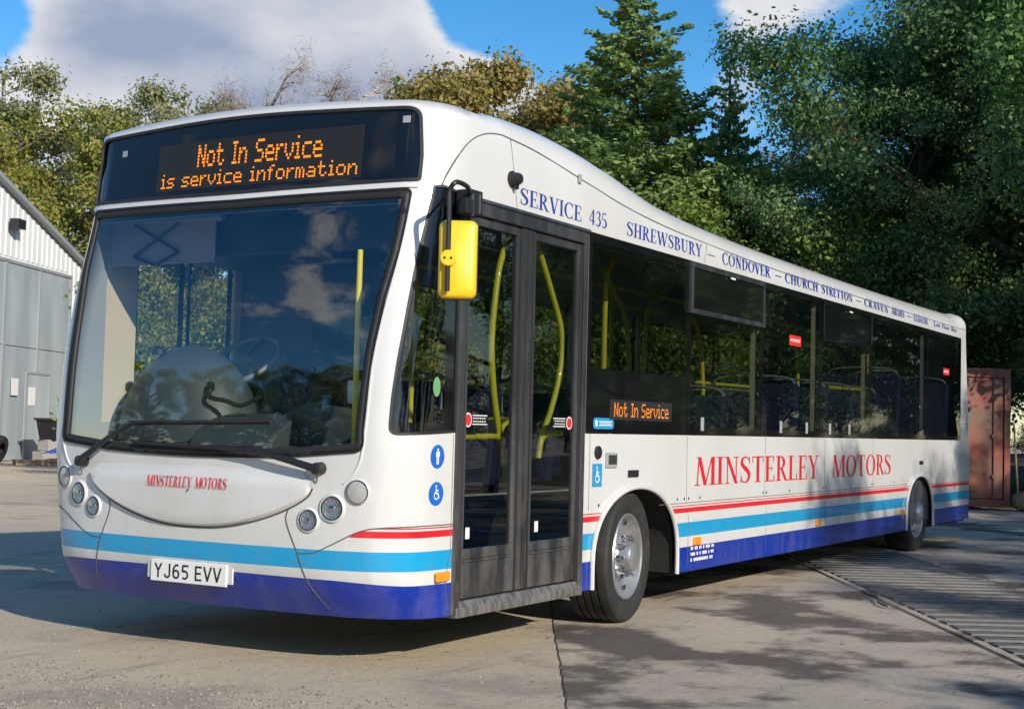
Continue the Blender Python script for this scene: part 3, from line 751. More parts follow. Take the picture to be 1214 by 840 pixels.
def disc(mb, x, y, z, r, n=20, ry=None): mb.poly([(x+r*cos(2*pi*i/n), y, z+(ry or r)*sin(2*pi*i/n)) for i in range(n)])
for x, sg, par in ((.60, 1, lf1), (1.735, -1, lf2)):
    st = MB(); st.span((min(x, x+sg*.20), .0245, 1.228), (max(x, x+sg*.20), .0255, 1.292)); so_ = st.build('exit_sticker', m_ink, par)
    st = MB()
    for zz in (1.236, 1.282): st.span((min(x+sg*.045, x+sg*.195), .0235, zz), (max(x+sg*.045, x+sg*.195), .0243, zz+.005))
    for k in range(2):
        for q in range(6): st.span((x+sg*(.06+q*.022)-.007, .0235, 1.250+k*.017), (x+sg*(.06+q*.022)+.007, .0243, 1.256+k*.017))
    st.build('exit_sticker', m_stick, par)
    st = MB(); disc(st, x, .0225, 1.26, .038); flat_build(st, 'exit_sticker', m_stick, par, Vector((0, -1, 0)))
    st = MB(); disc(st, x, .0218, 1.26, .031); flat_build(st, 'exit_sticker', m_stickred, par, Vector((0, -1, 0)))
for x, par in ((.605, lf1), (1.345, lf2)):
    st = MB(); st.span((x, .0245, .64), (x+.04, .0255, .70)); st.build('glass_mark', m_stick, par)
# wheel arches: white lips and dark liners
for xc, a, b in ARCH:
    path = arch_pts(xc, a, b, n=24)
    for y in (-.012, 2*HW+.012):
        t = MB(); P = [(x, y, z) for x, z in path]; t.tube(P, .016, 8); t.build('wheel_arch_lip', m_white if xc < 5 else m_lining if False else m_white, bus, smooth=True)
    for y0, y1 in ((.03, .72), (2*HW-.72, 2*HW-.03)):
        t = MB(); p = arch_pts(xc, a, b, n=18, grow=.015)
        bI = len(t.v)
        for x, z in p: t.v += [(x, y0, z), (x, y1, z)]
        for i in range(len(p)-1): t.face((bI+2*i, bI+2*i+1, bI+2*i+3, bI+2*i+2))
        yy = y1 if y0 < 1 else y0; t.poly([(x, yy, z) for x, z in p]); t.build('wheel_arch_liner', m_under, bus)
# wheels
_n = MB(); _n.lathe([(.018, .028), (.018, -.002), (.013, -.006), (.012, -.026), (.0, -.028)], ax='y', n=6); NUT = _n.mesh('wheel_nut', m_chrome)
def wheel(x, y, steer, sg):
    """sg -1: the outer face looks to -y"""
    R = TR; o = MB()
    prof = [(.268, .015), (.30, -.012), (.35, -.022), (.395, -.018), (.412, -.004), (.42, .02), (.42, .235), (.41, .26), (.36, .27), (.27, .25)]
    prof2 = []
    for i, (r_, t) in enumerate(prof): prof2.append((r_, t))
    # tread grooves
    prof2 = prof[:6]+[(.42, .05), (.411, .052), (.411, .062), (.42, .064), (.42, .10), (.411, .102), (.411, .112), (.42, .114), (.42, .15), (.411, .152), (.411, .162), (.42, .164), (.42, .20), (.411, .202), (.411, .212), (.42, .214)]+prof[6:]
    o.lathe(prof2, ax='y', n=56)
    root = o.mesh('tyre', m_tyre)
    w = link('wheel', root, bus, smooth=30); 
    g = MB(); g.lathe([(.272, .012), (.276, .0), (.268, -.010), (.258, -.002), (.250, .03), (.238, .055), (.215, .062), (.175, .052), (.150, .042), (.146, .03), (.135, .026), (.0, .026)], ax='y', n=48)
    g.build('rim', m_alloy, w, smooth=30)
    h = MB(); h.lathe([(.098, .03), (.098, -.035), (.090, -.050), (.072, -.060), (.045, -.066), (.0, -.068)], ax='y', n=28)
    h.build('hub', m_alloy, w, smooth=30)
    for k in range(10):
        a = 2*pi*k/10; o_ = link('wheel_nut', NUT, w); o_.location = (.122*cos(a), 0, .122*sin(a))
    for k in range(8):
        a = 2*pi*(k+.5)/8; ca, sa = cos(a), sin(a); c0 = Vector((.224*ca, .050, .224*sa)); tn = Vector((-sa, 0, ca)); rd = Vector((ca, 0, sa))
        hh = MB(); hh.poly([tuple(c0+tn*.026*cos(q)+rd*.015*sin(q)+Vector((0, -.006-.004*sin(q), 0))) for q in [2*pi*i/10 for i in range(10)]])
        hh.build('hand_hole', m_under, w)
    w.location = (x, y, R); w.rotation_euler = (0, 0, steer+(pi if sg > 0 else 0))
    return w
wheel(WX, .045, radians(5.5), -1); wheel(RX, .06, 0, -1); wheel(WX, 2*HW-.045, radians(5.5), 1); wheel(RX, 2*HW-.06, 0, 1)
# lamps
m_refl = mat('lamp_reflector', (.78, .79, .80), .22, metal=.85, bump=(45, .6, .004))
def frame_at(s, z):
    p = Vector(surf(s, z)); a = (Vector(surf(s+.01, z))-Vector(surf(s-.01, z))).normalized(); b = (Vector(surf(s, z+.01))-Vector(surf(s, z-.01))).normalized()
    n = a.cross(b).normalized()
    if n.dot(p-Vector((3, HW, p.z))) < 0: n = -n
    b = n.cross(a); return p, a, b, n
def lamp(s, z, r, kind):
    p, a, b, n = frame_at(s, z); X = a; Y = n.cross(a)
    def ringm(prof, k=28):
        m = MB(); 
        for i in range(k):
            t = 2*pi*i/k
            for rr, h in prof: m.v.append(tuple(p+(X*cos(t)+Y*sin(t))*rr+n*h))
        q = len(prof)
        for i in range(k):
            for j in range(q-1): m.face((i*q+j, ((i+1) % k)*q+j, ((i+1) % k)*q+j+1, i*q+j+1))
        return m
    if kind == 'fog':
        o = ringm([(r*1.12, -.004), (r*1.12, .006), (r*1.04, .010), (r, .008)]).build('headlight', m_white, bus, smooth=30)
        ringm([(r*1.06, .006), (r*1.04, .012), (r*.98, .012), (r*.96, .006)]).build('lamp_dark_ring', m_doorgrey, o, smooth=30)
        ringm([(r, .006), (r*.6, .012), (.0, .014)]).build('lens', m_fog, o, smooth=60)
        return
    o = ringm([(r*1.35, -.004), (r*1.3, .006), (r*1.14, .010), (r*1.04, .004), (r, .002)]).build('headlight', m_white, bus, smooth=60)
    f = MB(); K_ = 22
    for rad0, rad1, h0, h1 in ((1.02, .74, .0075, .0025), (.74, .44, .0055, .0022), (.44, 0.0, .004, .003)):
        for k in range(K_):
            t0, t1 = 2*pi*k/K_, 2*pi*(k+1)/K_; tm = (t0+t1)/2; e_ = .0016 if k % 2 else -.0004
            g3 = lambda t, q, h: tuple(p+(X*cos(t)+Y*sin(t))*r*q+n*h)
            f.poly([g3(t0, rad0, h0), g3(tm, rad0, h0+e_), g3(tm, rad1, h1+e_), g3(t0, rad1, h1)]); f.poly([g3(tm, rad0, h0+e_), g3(t1, rad0, h0), g3(t1, rad1, h1), g3(tm, rad1, h1+e_)])
    f.build('reflector', m_refl, o)
    ringm([(r*.34, .003), (r*.32, .009), (r*.16, .012), (0, .0125)]).build('bulb_shield', m_chrome, o, smooth=30)
    ringm([(r*1.05, .006), (r*1.04, .0115), (r*.98, .0115), (r*.96, .006)]).build('lamp_dark_ring', m_rubber, o, smooth=30)  # dark ring stands in for shade in the deep gap round the lens
    ringm([(r*1.0, .010), (r*.7, .016), (.0, .019)]).build('lens', m_lens, o, smooth=60)
for sg in (1, -1):
    lamp(sg*-.739, .742, .048, 'a'); lamp(sg*-.872, .806, .055, 'a'); lamp(sg*-1.01, .892, .057, 'fog')
# side marker lamps
def marker(x, z, w=.12, h=.055):
    m = MB(); m.box((x, -.008, z), (w, .022, h)); m.build('side_marker', m_amber, bus, bevel=.008)
marker(.345, .468, .115, .05); marker(3.644, .464); marker(6.346, .470); marker(9.10, .45)
# number plate
pb = MB(); s0 = .258; 
pc = Vector(surf(0, .433)); pm = MB(); pm.box((pc.x-.016, pc.y+.012, .433), (.012, .520, .112)); plate = pm.build('number_plate', m_plate, bus, bevel=.003)
mb = MB(); lay_text(mb, 'YJ65 EVV', -.235, .235, .395, .471, lambda a, z: (pc.x-.0235, pc.y+.012-a, z), SGL); flat_build(mb, 'lettering', m_ink, plate, Vector((-1, 0, 0)))
pm = MB(); pm.box((pc.x-.006, pc.y+.012, .433), (.012, .585, .085)); pm.build('plate_mount', m_white, bus, bevel=.003)
# wipers
def wiper(pts, blade, hub):
    o = MB(); P = [Vector(surf(s, z, h)) for s, z, h in pts]; o.tube(P, [.020, .018, .014, .011, .008][:len(P)], 8); w = o.build('wiper', m_black, bus, smooth=True)
    b_ = MB(); Q = [Vector(surf(s, z, .022)) for s, z in densify(blade, .1, False)]; b_.tube(Q, .009, 6); Q2 = [Vector(surf(s, z-.012, .010)) for s, z in densify(blade, .1, False)]; b_.tube(Q2, .005, 4); b_.build('wiper_blade', m_rubber, w)
    h_ = MB(); p, a, b, n = frame_at(*hub)
    h_.tube([p-n*.01, p+n*.03, p+n*.055, p+n*.062], [.034, .032, .028, .010], 14); h_.build('wiper_spindle', m_black, w, smooth=True)
    j = MB(); q = Vector(surf(hub[0], hub[1]-.03, .03)); j.tube(spline([p+n*.05, q, Vector(surf(hub[0]+.02, hub[1]-.07, .005))], 4), .004, 5); j.build('washer_pipe', m_alu, w)
wiper([(.825, .984, .055), (.72, 1.04, .055), (.55, 1.14, .05), (.41, 1.205, .035), (.20, 1.215, .03)], [(.46, 1.205), (-.02, 1.215), (-.50, 1.228)], (.83, .985))
wiper([(-.80, 1.0, .055), (-.65, 1.037, .06), (-.45, 1.075, .055), (-.2, 1.085, .04), (0, 1.088, .03)], [(.42, 1.098), (.0, 1.088), (-.42, 1.096)], (-.80, 1.0))
# mirror and its arm
C_m = Vector((.105, -.20, 2.035)); fdir = Vector((-.86, -.50, 0)).normalized(); sdir = Vector((0, 0, 1)).cross(fdir)
rotm = Matrix((sdir, -fdir, Vector((0, 0, 1)))).transposed()
m = MB(); 
sec = [(-.030, .82, .90), (-.022, .94, .97), (0, 1, 1), (.030, 1, 1), (.055, .97, .985)]
def rr_pts(w, h, r, n=5):
    out = []
    for cx, cz, a0 in ((w-r, h-r, 0), (-w+r, h-r, 90), (-w+r, -h+r, 180), (w-r, -h+r, 270)):
        for k in range(n+1): t = radians(a0+90*k/n); out.append((cx+r*cos(t), cz+r*sin(t)))
    return out
nn_ = None
for d_, kx, kz in sec:
    pts = rr_pts(.094*kx, .192*kz, .035); nn_ = len(pts)
    for a, b in pts: m.v.append(tuple(C_m+rotm @ Vector((a, d_, b))))
for i in range(len(sec)-1):
    for j in range(nn_): m.face((i*nn_+j, i*nn_+(j+1) % nn_, (i+1)*nn_+(j+1) % nn_, (i+1)*nn_+j))
m.face(range(nn_)); m.face([(len(sec)-1)*nn_+j for j in range(nn_)][::-1])
mir = m.build('mirror', m_mirror, bus, smooth=60)
g = MB(); g.poly([tuple(C_m+rotm @ Vector((a, .0565, b))) for a, b in rr_pts(.082, .178, .03)]); g.build('mirror_glass', m_chrome, mir)
loc = lambda a, d_, b: tuple(C_m+rotm @ Vector((a, d_, b)))
g = MB(); hx = -.045
arm = spline([(.47, -.04, 2.405), (.36, -.10, 2.412), (.22, -.17, 2.415), loc(hx+.03, -.05, .372), loc(hx, -.05, .33), loc(hx, -.055, .24), loc(hx, -.055, .10), loc(hx, -.055, -.06), loc(hx, -.055, -.16)], 5)
g.tube(arm, .0125, 8); g.build('mirror_arm', m_black, mir, smooth=True)
g = MB(); g.box((.44, -.05, 2.37), (.12, .09, .13)); g.box((.36, -.08, 2.34), (.07, .05, .08)); g.box((.50, -.03, 2.33), (.05, .06, .05)); g.tube([(.40, -.09, 2.41), (.40, -.09, 2.29)], .018, 8); g.tube([(.47, -.09, 2.42), (.47, -.09, 2.31)], .016, 8); g.build('mirror_bracket', m_black, mir, bevel=.008)
g = MB(); c0 = Vector(loc(hx, -.035, 0)); ax_ = fdir
g.tube([c0, c0+ax_*.036, c0+ax_*.040], [.039, .039, .034], 24); kn = g.build('mirror_knob', m_mirror, mir)
for q_ in (-.016, .016): g = MB(); g.tube([c0+ax_*.039+sdir*q_, c0+ax_*.044+sdir*q_], .006, 8); g.build('knob_screw', m_black, kn)
g = MB(); pts = [loc(a, .012, b) for a, b in rr_pts(.0955, .1935, .036)]; g.tube(pts+[pts[0]], .0022, 5); g.build('mirror_seam', m_black, mir)
# small fittings on the side
def pip(name, x, z, w, h, m_, y=-.006, t=.010, bevel=.004, par=None):
    o = MB(); o.box((x, y, z), (w, t, h)); return o.build(name, m_, par or bus, bevel=bevel)
o = MB(); o.lathe([(.040, .0), (.040, -.014), (.030, -.02), (0, -.022)], c=(2.067, 0, 1.087), ax='y', n=20); o.build('door_button', m_black, bus, smooth=30)
o = pip('side_lamp', 2.257, 1.039, .155, .095, m_lining, bevel=.02); pip('lens', 2.257, 1.042, .12, .06, m_chrome, y=-.0135, t=.006, bevel=.01, par=o)
pip('vent_grille', 2.58, .951, .15, .045, m_black); pip('vent_grille', 9.86, .955, .14, .04, m_black)
o = MB(); o.lathe([(.046, .0), (.046, -.012), (.036, -.016), (.034, -.045), (.026, -.060), (0, -.064)], c=(.95, 0, 2.580), ax='y', n=18); o.tube([(.95, -.025, 2.565), (.965, -.03, 2.525)], [.024, .008], 8); o.box((.985, -.018, 2.585), (.03, .036, .045)); o.build('side_camera', m_black, bus, smooth=30)
pip('side_lamp', 1.745, 2.712, .035, .055, m_lining, y=-.008)
# stickers
def sticker_pt(y): return lambda a, b: (a, y, b)
wc_polys = lambda: (ring(0, .0, .0, .0, 0, 0, 0, 1, 1))
def wheelchair(mb, cx, cz, k, place):
    polys = [[(cx+.16*k*cos(2*pi*i/10)*.8-.10*k, cz+.72*k+.13*k*sin(2*pi*i/10)) for i in range(10)]]
    polys += [[(cx+x*k, cz+z*k) for x, z in q] for q in
              [R_(-.18, -.02, .0, .52), R_(-.05, .22, .30, .36)]+ring(-.02, -.22, .42, .42, .12, .12, 110, 385, 14)+[D_(.42, -.42, .20, .04, .16), R_(-.1, -.08, .26, .08), D_(.60, -.46, .40, -.52, .1)]]
    V, F = union2d(polys); b = len(mb.v); mb.v += [place(x, z) for x, z in V]
    for f in F: mb.face([b+i for i in f])
def person(mb, cx, cz, k, place):
    polys = [[(cx+.16*k*cos(2*pi*i/12), cz+.68*k+.15*k*sin(2*pi*i/12)) for i in range(12)]]
    polys += [[(cx+x*k, cz+z*k) for x, z in q] for q in ([(-.24, .46), (-.24, -.1), (.24, -.1), (.24, .46)], [(-.34, .42), (-.34, -.05), (-.26, -.05), (-.26, .42)], [(.26, .42), (.26, -.05), (.34, -.05), (.34, .42)], [(-.3, .5), (-.34, .40), (.34, .40), (.3, .5)], R_(-.2, -.78, -.03, .0), R_(.03, -.78, .2, .0))]
    V, F = union2d(polys); b = len(mb.v); mb.v += [place(x, z) for x, z in V]
    for f in F: mb.face([b+i for i in f])
for (sc, zc, fn_) in ((-1.482, 1.071, person), (-1.486, .885, wheelchair)):
    xs = surf(sc, zc)[0]; kk = .93
    pc_ = lambda a, b, off=.0015, xs=xs, zc=zc: surf(side_s(xs+a, zc+b), zc+b, off)
    mb = MB(); mb.v.append(pc_(0, 0)); n = 28
    for i in range(n): mb.v.append(pc_(.062*cos(2*pi*i/n), .060*sin(2*pi*i/n)))
    for i in range(n): mb.face((0, 1+i, 1+(i+1) % n))
    o = flat_build(mb, 'round_sticker', m_blue, bus, Vector((-.3, -1, 0)))
    mb = MB(); fn_(mb, 0, 0 if fn_ is person else .002, .050, lambda a, b, q=pc_: q(a, b, .003)); flat_build(mb, 'pictogram', m_stick, o, Vector((-.3, -1, 0)))
mb = MB(); mb.poly([(1.995, -.0025, .885), (2.115, -.0025, .885), (2.115, -.0025, 1.035), (1.995, -.0025, 1.035)])
# square wheelchair sticker
mb = MB(); mb.poly([(x, -.0025, z) for x, z in ((2.005, .878), (2.135, .878), (2.135, 1.018), (2.005, 1.018))]); o = flat_build(mb, 'square_sticker', m_blue2, bus, Vector((0, -1, 0)))
mb = MB(); wheelchair(mb, 2.07, .945, .068, side_pt(-.004)); flat_build(mb, 'pictogram', m_stick, o, Vector((0, -1, 0)))
mb = MB(); mb.poly([(x+2.135, -.0062, z+1.264) for x, z in rr_pts(.142, .034, .028)]); o = flat_build(mb, 'oval_sticker', m_blue2, bus, Vector((0, -1, 0)))
mb = MB()
for rct in ((2.02, 1.245, 2.05, 1.283), (2.07, 1.272, 2.25, 1.278), (2.07, 1.250, 2.25, 1.256), (2.08, 1.262, 2.24, 1.266)): mb.poly([(x, -.0072, z) for x, z in R_(*rct)])
flat_build(mb, 'sticker_print', m_stick, o, Vector((0, -1, 0)))
mb = MB(); disc(mb, .255, -.0, 1.42, .034, ry=.05); mb.v = [(x, surf(side_s(x, z), z, .0005)[1], z) for x, y, z in mb.v]; flat_build(mb, 'green_sticker', m_green, bus, Vector((0, -1, 0)))
for x, z, w, h in ((5.68, 2.0, .30, .085), (10.95, 1.985, .28, .075)):
    mb = MB(); mb.poly([(x+a, -.006, z+b) for a, b in rr_pts(w/2, h/2, .015)]); o = flat_build(mb, 'red_sticker', m_stickred, bus, Vector((0, -1, 0)))
    mb = MB()
    for q in range(8): mb.poly([(a, -.0068, b) for a, b in R_(x-w*.38+q*w*.1, z-h*.12, x-w*.38+q*w*.1+w*.06, z+h*.16)])
    flat_build(mb, 'sticker_print', m_stick, o, Vector((0, -1, 0)))
for x in (3.68, 5.33, 5.98, 6.62, 7.2): 
    mb = MB(); mb.poly([(a, -.006, b) for a, b in R_(x, 1.235, x+.06, 1.33)]); flat_build(mb, 'paper_sticker', m_lining, bus, Vector((0, -1, 0)))
# side destination display
bd = pip('side_led_board', 2.69, 1.352, .95, .125, m_ledboard, y=-.006, t=.004, bevel=0)
led_words('Not In Service', 2.275, 3.105, 1.308, 1.398, side_pt(-.0095), 1, bd, Vector((0, -1, 0)))
# lettering on the cove panel and the flank
def words_on_side(wd, x0, x1, z0, z1, nm, m_):
    mb = MB(); lay_text(mb, wd, x0, x1, z0, z1, side_pt(-.002)); flat_build(mb, nm, m_, bus, Vector((0, -1, 0)))
for wd, x0, x1, z0, z1 in (('SERVICE', 1.045, 1.795, 2.460, 2.552), ('435', 1.885, 2.135, 2.463, 2.555), ('SHREWSBURY', 2.415, 3.66, 2.462, 2.552), ('-', 3.75, 3.92, 2.462, 2.552), ('CONDOVER', 4.04, 5.075, 2.460, 2.550), ('-', 5.17, 5.35, 2.46, 2.55),
                           ('CHURCH', 5.42, 6.28, 2.462, 2.545), ('STRETTON', 6.38, 7.30, 2.462, 2.543), ('-', 7.38, 7.6, 2.46, 2.54), ('CRAVEN', 7.68, 8.52, 2.460, 2.540), ('ARMS', 8.62, 9.13, 2.460, 2.540), ('-', 9.2, 9.42, 2.46, 2.54), ('LUDLOW', 9.5, 10.12, 2.458, 2.538)):
    words_on_side(wd, x0, x1, z0, z1, 'route_lettering', m_blueink)
for wd, x0, x1 in (('Low', 10.38, 10.68), ('Floor', 10.76, 11.12), ('Bus', 11.2, 11.46)): words_on_side(wd, x0, x1, 2.47, 2.53, 'route_lettering', m_blueink)
words_on_side('MINSTERLEY', 3.60, 6.36, .850, 1.050, 'company_lettering', m_red); words_on_side('MOTORS', 6.73, 8.68, .852, 1.048, 'company_lettering', m_red)
fp = lambda s, z: surf(-s, z, bon_off(s, z)+.0055)

for wd, a0_, a1_ in (('MINSTERLEY', -.297, .025), ('MOTORS', .045, .257)):
    mb = MB(); lay_text(mb, wd, a0_, a1_, .874, .930, fp); flat_build(mb, 'company_lettering', m_red, bus, Vector((-1, 0, 0)))
mb = MB()
rnd = random.Random(3)
for j, z in enumerate((.405, .365, .325)):
    x = 3.55
    while x < 3.98:
        w = rnd.uniform(.012, .03); mb.poly([(a, -.002, b) for a, b in R_(x, z, x+w, z+.022)]); x += w+rnd.choice((.006, .006, .006, .03))
flat_build(mb, 'small_print', m_stick, bus, Vector((0, -1, 0)))
mb = MB()
for x in (2.1, 3.3, 3.42, 3.5, 3.7, 4.98, 5.06, 5.6, 6.49, 6.57, 7.3, 7.99, 8.07, 8.8): disc(mb, x, -.0025, .765, .010, 8); disc(mb, x, -.0025, .44 if False else .765, .010, 8)
mb.v = mb.v[:]; flat_build(mb, 'rivets', m_seam, bus, Vector((0, -1, 0)))
mb = MB(); disc(mb, 0, 0, 0, .006, 10); mb.v = [surf(x, .862+z, .036) for x, y, z in mb.v]; flat_build(mb, 'bonnet_lock', m_ink, bus, Vector((-1, 0, 0)))
for x0, x1, z0, z1 in ((3.50, 4.98, .29, .655), (5.06, 6.49, .29, .655), (6.57, 7.99, .29, .655), (8.07, 9.15, .29, .655)):
    ribbon('panel_seam', xline([(x0, z0), (x0, z1)], .2), .005, .0012, m_seam, bus); 
for x in (4.2, 5.75, 7.3, 8.6):
    mb = MB(); disc(mb, x, -.003, .335, .012, 10); flat_build(mb, 'panel_lock', m_seam, bus, Vector((0, -1, 0)))
# rear
cdt_panel('rear_window', [(L5-.94, 1.36), (L5, 1.36), (L5, 2.29), (L5-.94, 2.29)], grid=.2, off=-.006, mats=[m_gloss], parent=bus)
cdt_panel('rear_window', [(-L5, 1.36), (-L5+.94, 1.36), (-L5+.94, 2.29), (-L5, 2.29)], grid=.2, off=-.006, mats=[m_gloss], parent=bus)
for y in (.14, 2*HW-.14):
    for z in (.75, .92): 
        o = MB(); o.lathe([(.055, 0), (.052, .02), (0, .026)], c=(XR-.01, y, z), ax='x', n=16); o.build('tail_lamp', m_stickred, bus, smooth=30)

# ------------------------------------------------------------------ inside the bus
b = MB(); b.span((.35, .06, .30), (1.96, 2*HW-.06, .33)); b.span((1.96, .75, .30), (3.36, 1.75, .33)); b.span((3.36, .06, .30), (12.1, 2*HW-.06, .33)); 
b.build('floor', m_floor, bus)
b = MB()
for x0, x1, y0, y1 in ((.30, 1.98, .10, 2.40), (3.36, 9.2, .08, 2.42), (1.98, 3.36, .75, 1.75), (9.2, 10.4, .75, 1.75), (10.4, 12.2, .06, 2.44)): b.span((x0, y0, .235), (x1, y1, .284))
b.build('chassis_light_block', m_under, bus)  # slab added to block light; near-black colour carries the shade under the bus
b = MB(); b.span((.55, .10, 2.44), (12.0, 2*HW-.10, 2.48)); b.build('ceiling', m_ceil, bus)
b = MB(); b.span((5.2, .04, .33), (12.1, 2*HW-.04, .62)); b.span((9.2, .04, .62), (12.1, 2*HW-.04, .85)); b.build('rear_step', m_floor, bus)
b = MB(); b.prism([(.02, .33), (.02, 1.04), (.10, 1.08), (.52, 1.12), (.60, 1.10), (.60, .33)], .34, 2*HW-.34); b.build('dashboard', m_dash, bus, bevel=.01)
m_wheelgrey = mat('grey_steering_wheel', (.17, .16, .15), .5)
# binnacle dome with wheel and stalks
b = MB(); cx, cy, cz = .58, 1.93, 1.22
n = 20
for i in range(n+1):
    th = pi*.5*i/n
    for j in range(32):
        a = 2*pi*j/32; b.v.append((cx+.34*cos(th)*cos(a), cy+.46*cos(th)*sin(a), cz-.12+.56*sin(th)))
for i in range(n):
    for j in range(32): b.face((i*32+j, i*32+(j+1) % 32, (i+1)*32+(j+1) % 32, (i+1)*32+j))
b.build('instrument_binnacle', m_dash, bus, smooth=60)
b = MB(); b.lathe([(.045, 0), (.045, .03), (.02, .05), (0, .052)], c=(.44, 2.06, 1.60), ax='z', n=14); b.build('dash_speaker', m_black, bus, smooth=30)
b = MB(); sc = Vector((.86, 1.78, 1.585)); axn = Vector((-.62, 0, .78)).normalized(); e1 = Vector((0, 1, 0)); e2 = axn.cross(e1)
b.tube([sc+(e1*cos(2*pi*i/32)+e2*sin(2*pi*i/32))*.235 for i in range(33)], .016, 8, cap=False); sw = b.build('steering_wheel', m_wheelgrey, bus, smooth=True)
b = MB(); b.tube([sc-axn*.02, sc+axn*.02], .06, 16)
for a in (.3, pi-.3, pi*1.5): b.tube([sc, sc+(e1*cos(a)+e2*sin(a))*.23], .014, 6)
b.tube([sc-axn*.03, sc-axn*.4], .03, 10); b.build('spokes', m_black, sw, smooth=30)
b = MB(); b.tube(spline([(.36, 1.58, 1.41), (.33, 1.56, 1.355), (.34, 1.45, 1.335), (.34, 1.34, 1.31), (.36, 1.22, 1.36)], 5), .013, 8); b.tube([(.36, 1.58, 1.40), (.38, 1.60, 1.43)], .022, 8); b.build('microphone_arm', m_black, bus, smooth=True)
b = MB(); b.prism([(.16, 1.10), (.20, 1.16), (.34, 1.235), (.50, 1.27), (.62, 1.27), (.62, 1.05), (.16, 1.05)], .98, 1.55); b.build('cash_tray', m_dash, bus, bevel=.015)
b = MB(); 
for i in range(13):
    th = pi*i/12; b.v += [(.40, .86-.32*cos(th), 1.10+.23*sin(th)), (.66, .86-.30*cos(th), 1.08+.23*sin(th))]
for i in range(12): b.face((2*i, 2*i+1, 2*i+3, 2*i+2))
b.poly([(.40, .86-.32*cos(pi*i/12), 1.10+.23*sin(pi*i/12)) for i in range(13)]); b.build('heater_cowl', m_dash, bus, smooth=40)
b = MB(); b.box((.75, 1.05, 1.36), (.16, .16, .14)); b.box((.75, .95, 1.26), (.3, .5, .05)); b.build('ticket_machine', m_black, bus, bevel=.01)
b = MB(); b.box((.66, .80, 1.40), (.05, .075, .13)); b.build('paper_roll', m_stick, bus, bevel=.008)
# driver's seat, cab screens
b = MB(); b.box((1.30, 1.85, .95), (.5, .5, .14)); b.prism([(1.48, 1.0), (1.58, 1.0), (1.70, 1.75), (1.62, 1.78)], 1.62, 2.08); b.box((1.68, 1.85, 1.86), (.09, .28, .2)); b.build('driver_seat', m_seat, bus, bevel=.04)
b = MB(); b.span((1.60, 1.30, .33), (1.64, 2.45, 2.44)); b.build('cab_bulkhead', m_darkint, bus, bevel=.005)
b = MB(); b.span((.72, 1.28, .33), (1.60, 1.31, 1.15)); b.build('cab_door', m_darkint, bus)
b = MB(); b.span((.90, 1.285, 1.15), (1.60, 1.295, 2.05)); b.build('assault_screen', m_glass_door, bus)
b = MB(); b.span((.46, .15, 2.16), (.52, 2.34, 2.44)); b.span((.52, .15, 2.20), (1.5, 2.34, 2.22)); b.build('cove_panel', m_darkint, bus, bevel=.02)
# roller blind and its scissor arm
bl = MB(); bl.span((.375, 1.60, 2.13), (.383, 2.40, 2.37)); bl.tube([(.38, 1.60, 2.13), (.38, 2.40, 2.13)], .010, 8); bl.tube([(.39, 1.56, 2.375), (.39, 2.42, 2.375)], .022, 10)
bld = bl.build('roller_blind', mat('grey_blind', (.26, .25, .30), .7), bus)
sc_ = MB()
A_, B_, C2, D2, E2 = (.355, 2.20, 2.355), (.355, 1.865, 2.352), (.355, 2.205, 2.17), (.355, 1.858, 2.185), (.355, 2.035, 2.115)
sc_.tube([A_, D2], .009, 6); sc_.tube([B_, C2], .009, 6); sc_.tube([C2, E2], .009, 6); sc_.tube([D2, E2], .009, 6); sc_.build('scissor_arm', m_black, bld)
o = MB(); o.box((.42, 1.12, 2.27), (.05, .34, .17)); o.tube([(.41, 1.12, 2.36), (.41, 1.12, 2.42)], .01, 6); o.build('interior_mirror', m_black, bus, bevel=.03)
# poles and rails
def pole(pts, r=.0175, m_=m_yellow, nm='handrail'): o = MB(); o.tube(spline(pts, 9) if len(pts) > 2 else pts, r, 12); return o.build(nm, m_, bus, smooth=True)
pole([(1.17, .13, 2.34), (1.10, .13, 2.20), (1.046, .13, 2.05), (.999, .13, 1.718), (1.031, .13, 1.439), (1.108, .13, 1.184), (1.150, .13, 1.09), (1.185, .13, .98), (1.20, .13, .88), (1.24, .13, .79), (1.30, .13, .765)], .0185, nm='door_handrail')
pole([(.60, .13, 1.17), (.85, .13, 1.172), (1.08, .13, 1.172), (1.17, .13, 1.14)], .0175, nm='door_handrail'); pole([(1.40, .3, 1.19), (1.45, .3, 1.24), (1.56, .32, 1.27), (1.62, .5, 1.27)], .015)
pole([(1.46, .13, 2.33), (1.56, .13, 2.20), (1.69, .13, 2.015), (1.80, .13, 1.84), (1.825, .13, 1.70), (1.79, .13, 1.52), (1.70, .13, 1.33), (1.60, .13, 1.18), (1.56, .13, 1.05)], .0175, nm='door_handrail')
pole([(1.57, .13, 1.11), (1.61, .13, 1.17), (1.69, .13, 1.195), (1.85, .13, 1.196)], .0175, nm='door_handrail')
pole([(.192, .45, 2.12), (.187, .45, 1.10)], .015); pole([(.187, .45, 1.22), (.45, .42, 1.26)], .012)
pole([(3.266, .5, 2.43), (3.147, .5, 2.158), (3.144, .5, 1.0)], .02)
pole([(3.9, .9, 2.43), (4.1, .9, 2.28), (4.30, .9, 2.09), (4.397, .9, 1.72), (4.4, .9, 1.0)]); pole([(5.194, .9, 2.44), (4.9, .9, 2.33), (4.721, .9, 2.16), (4.665, .9, 1.7), (4.66, .9, 1.0)])
for x in (3.45, 6.36, 7.85): 
    o = MB(); o.span((x-.03, 2*HW-.07, 1.2), (x+.03, 2*HW-.04, 2.42)); o.build('window_pillar', m_cream, bus)
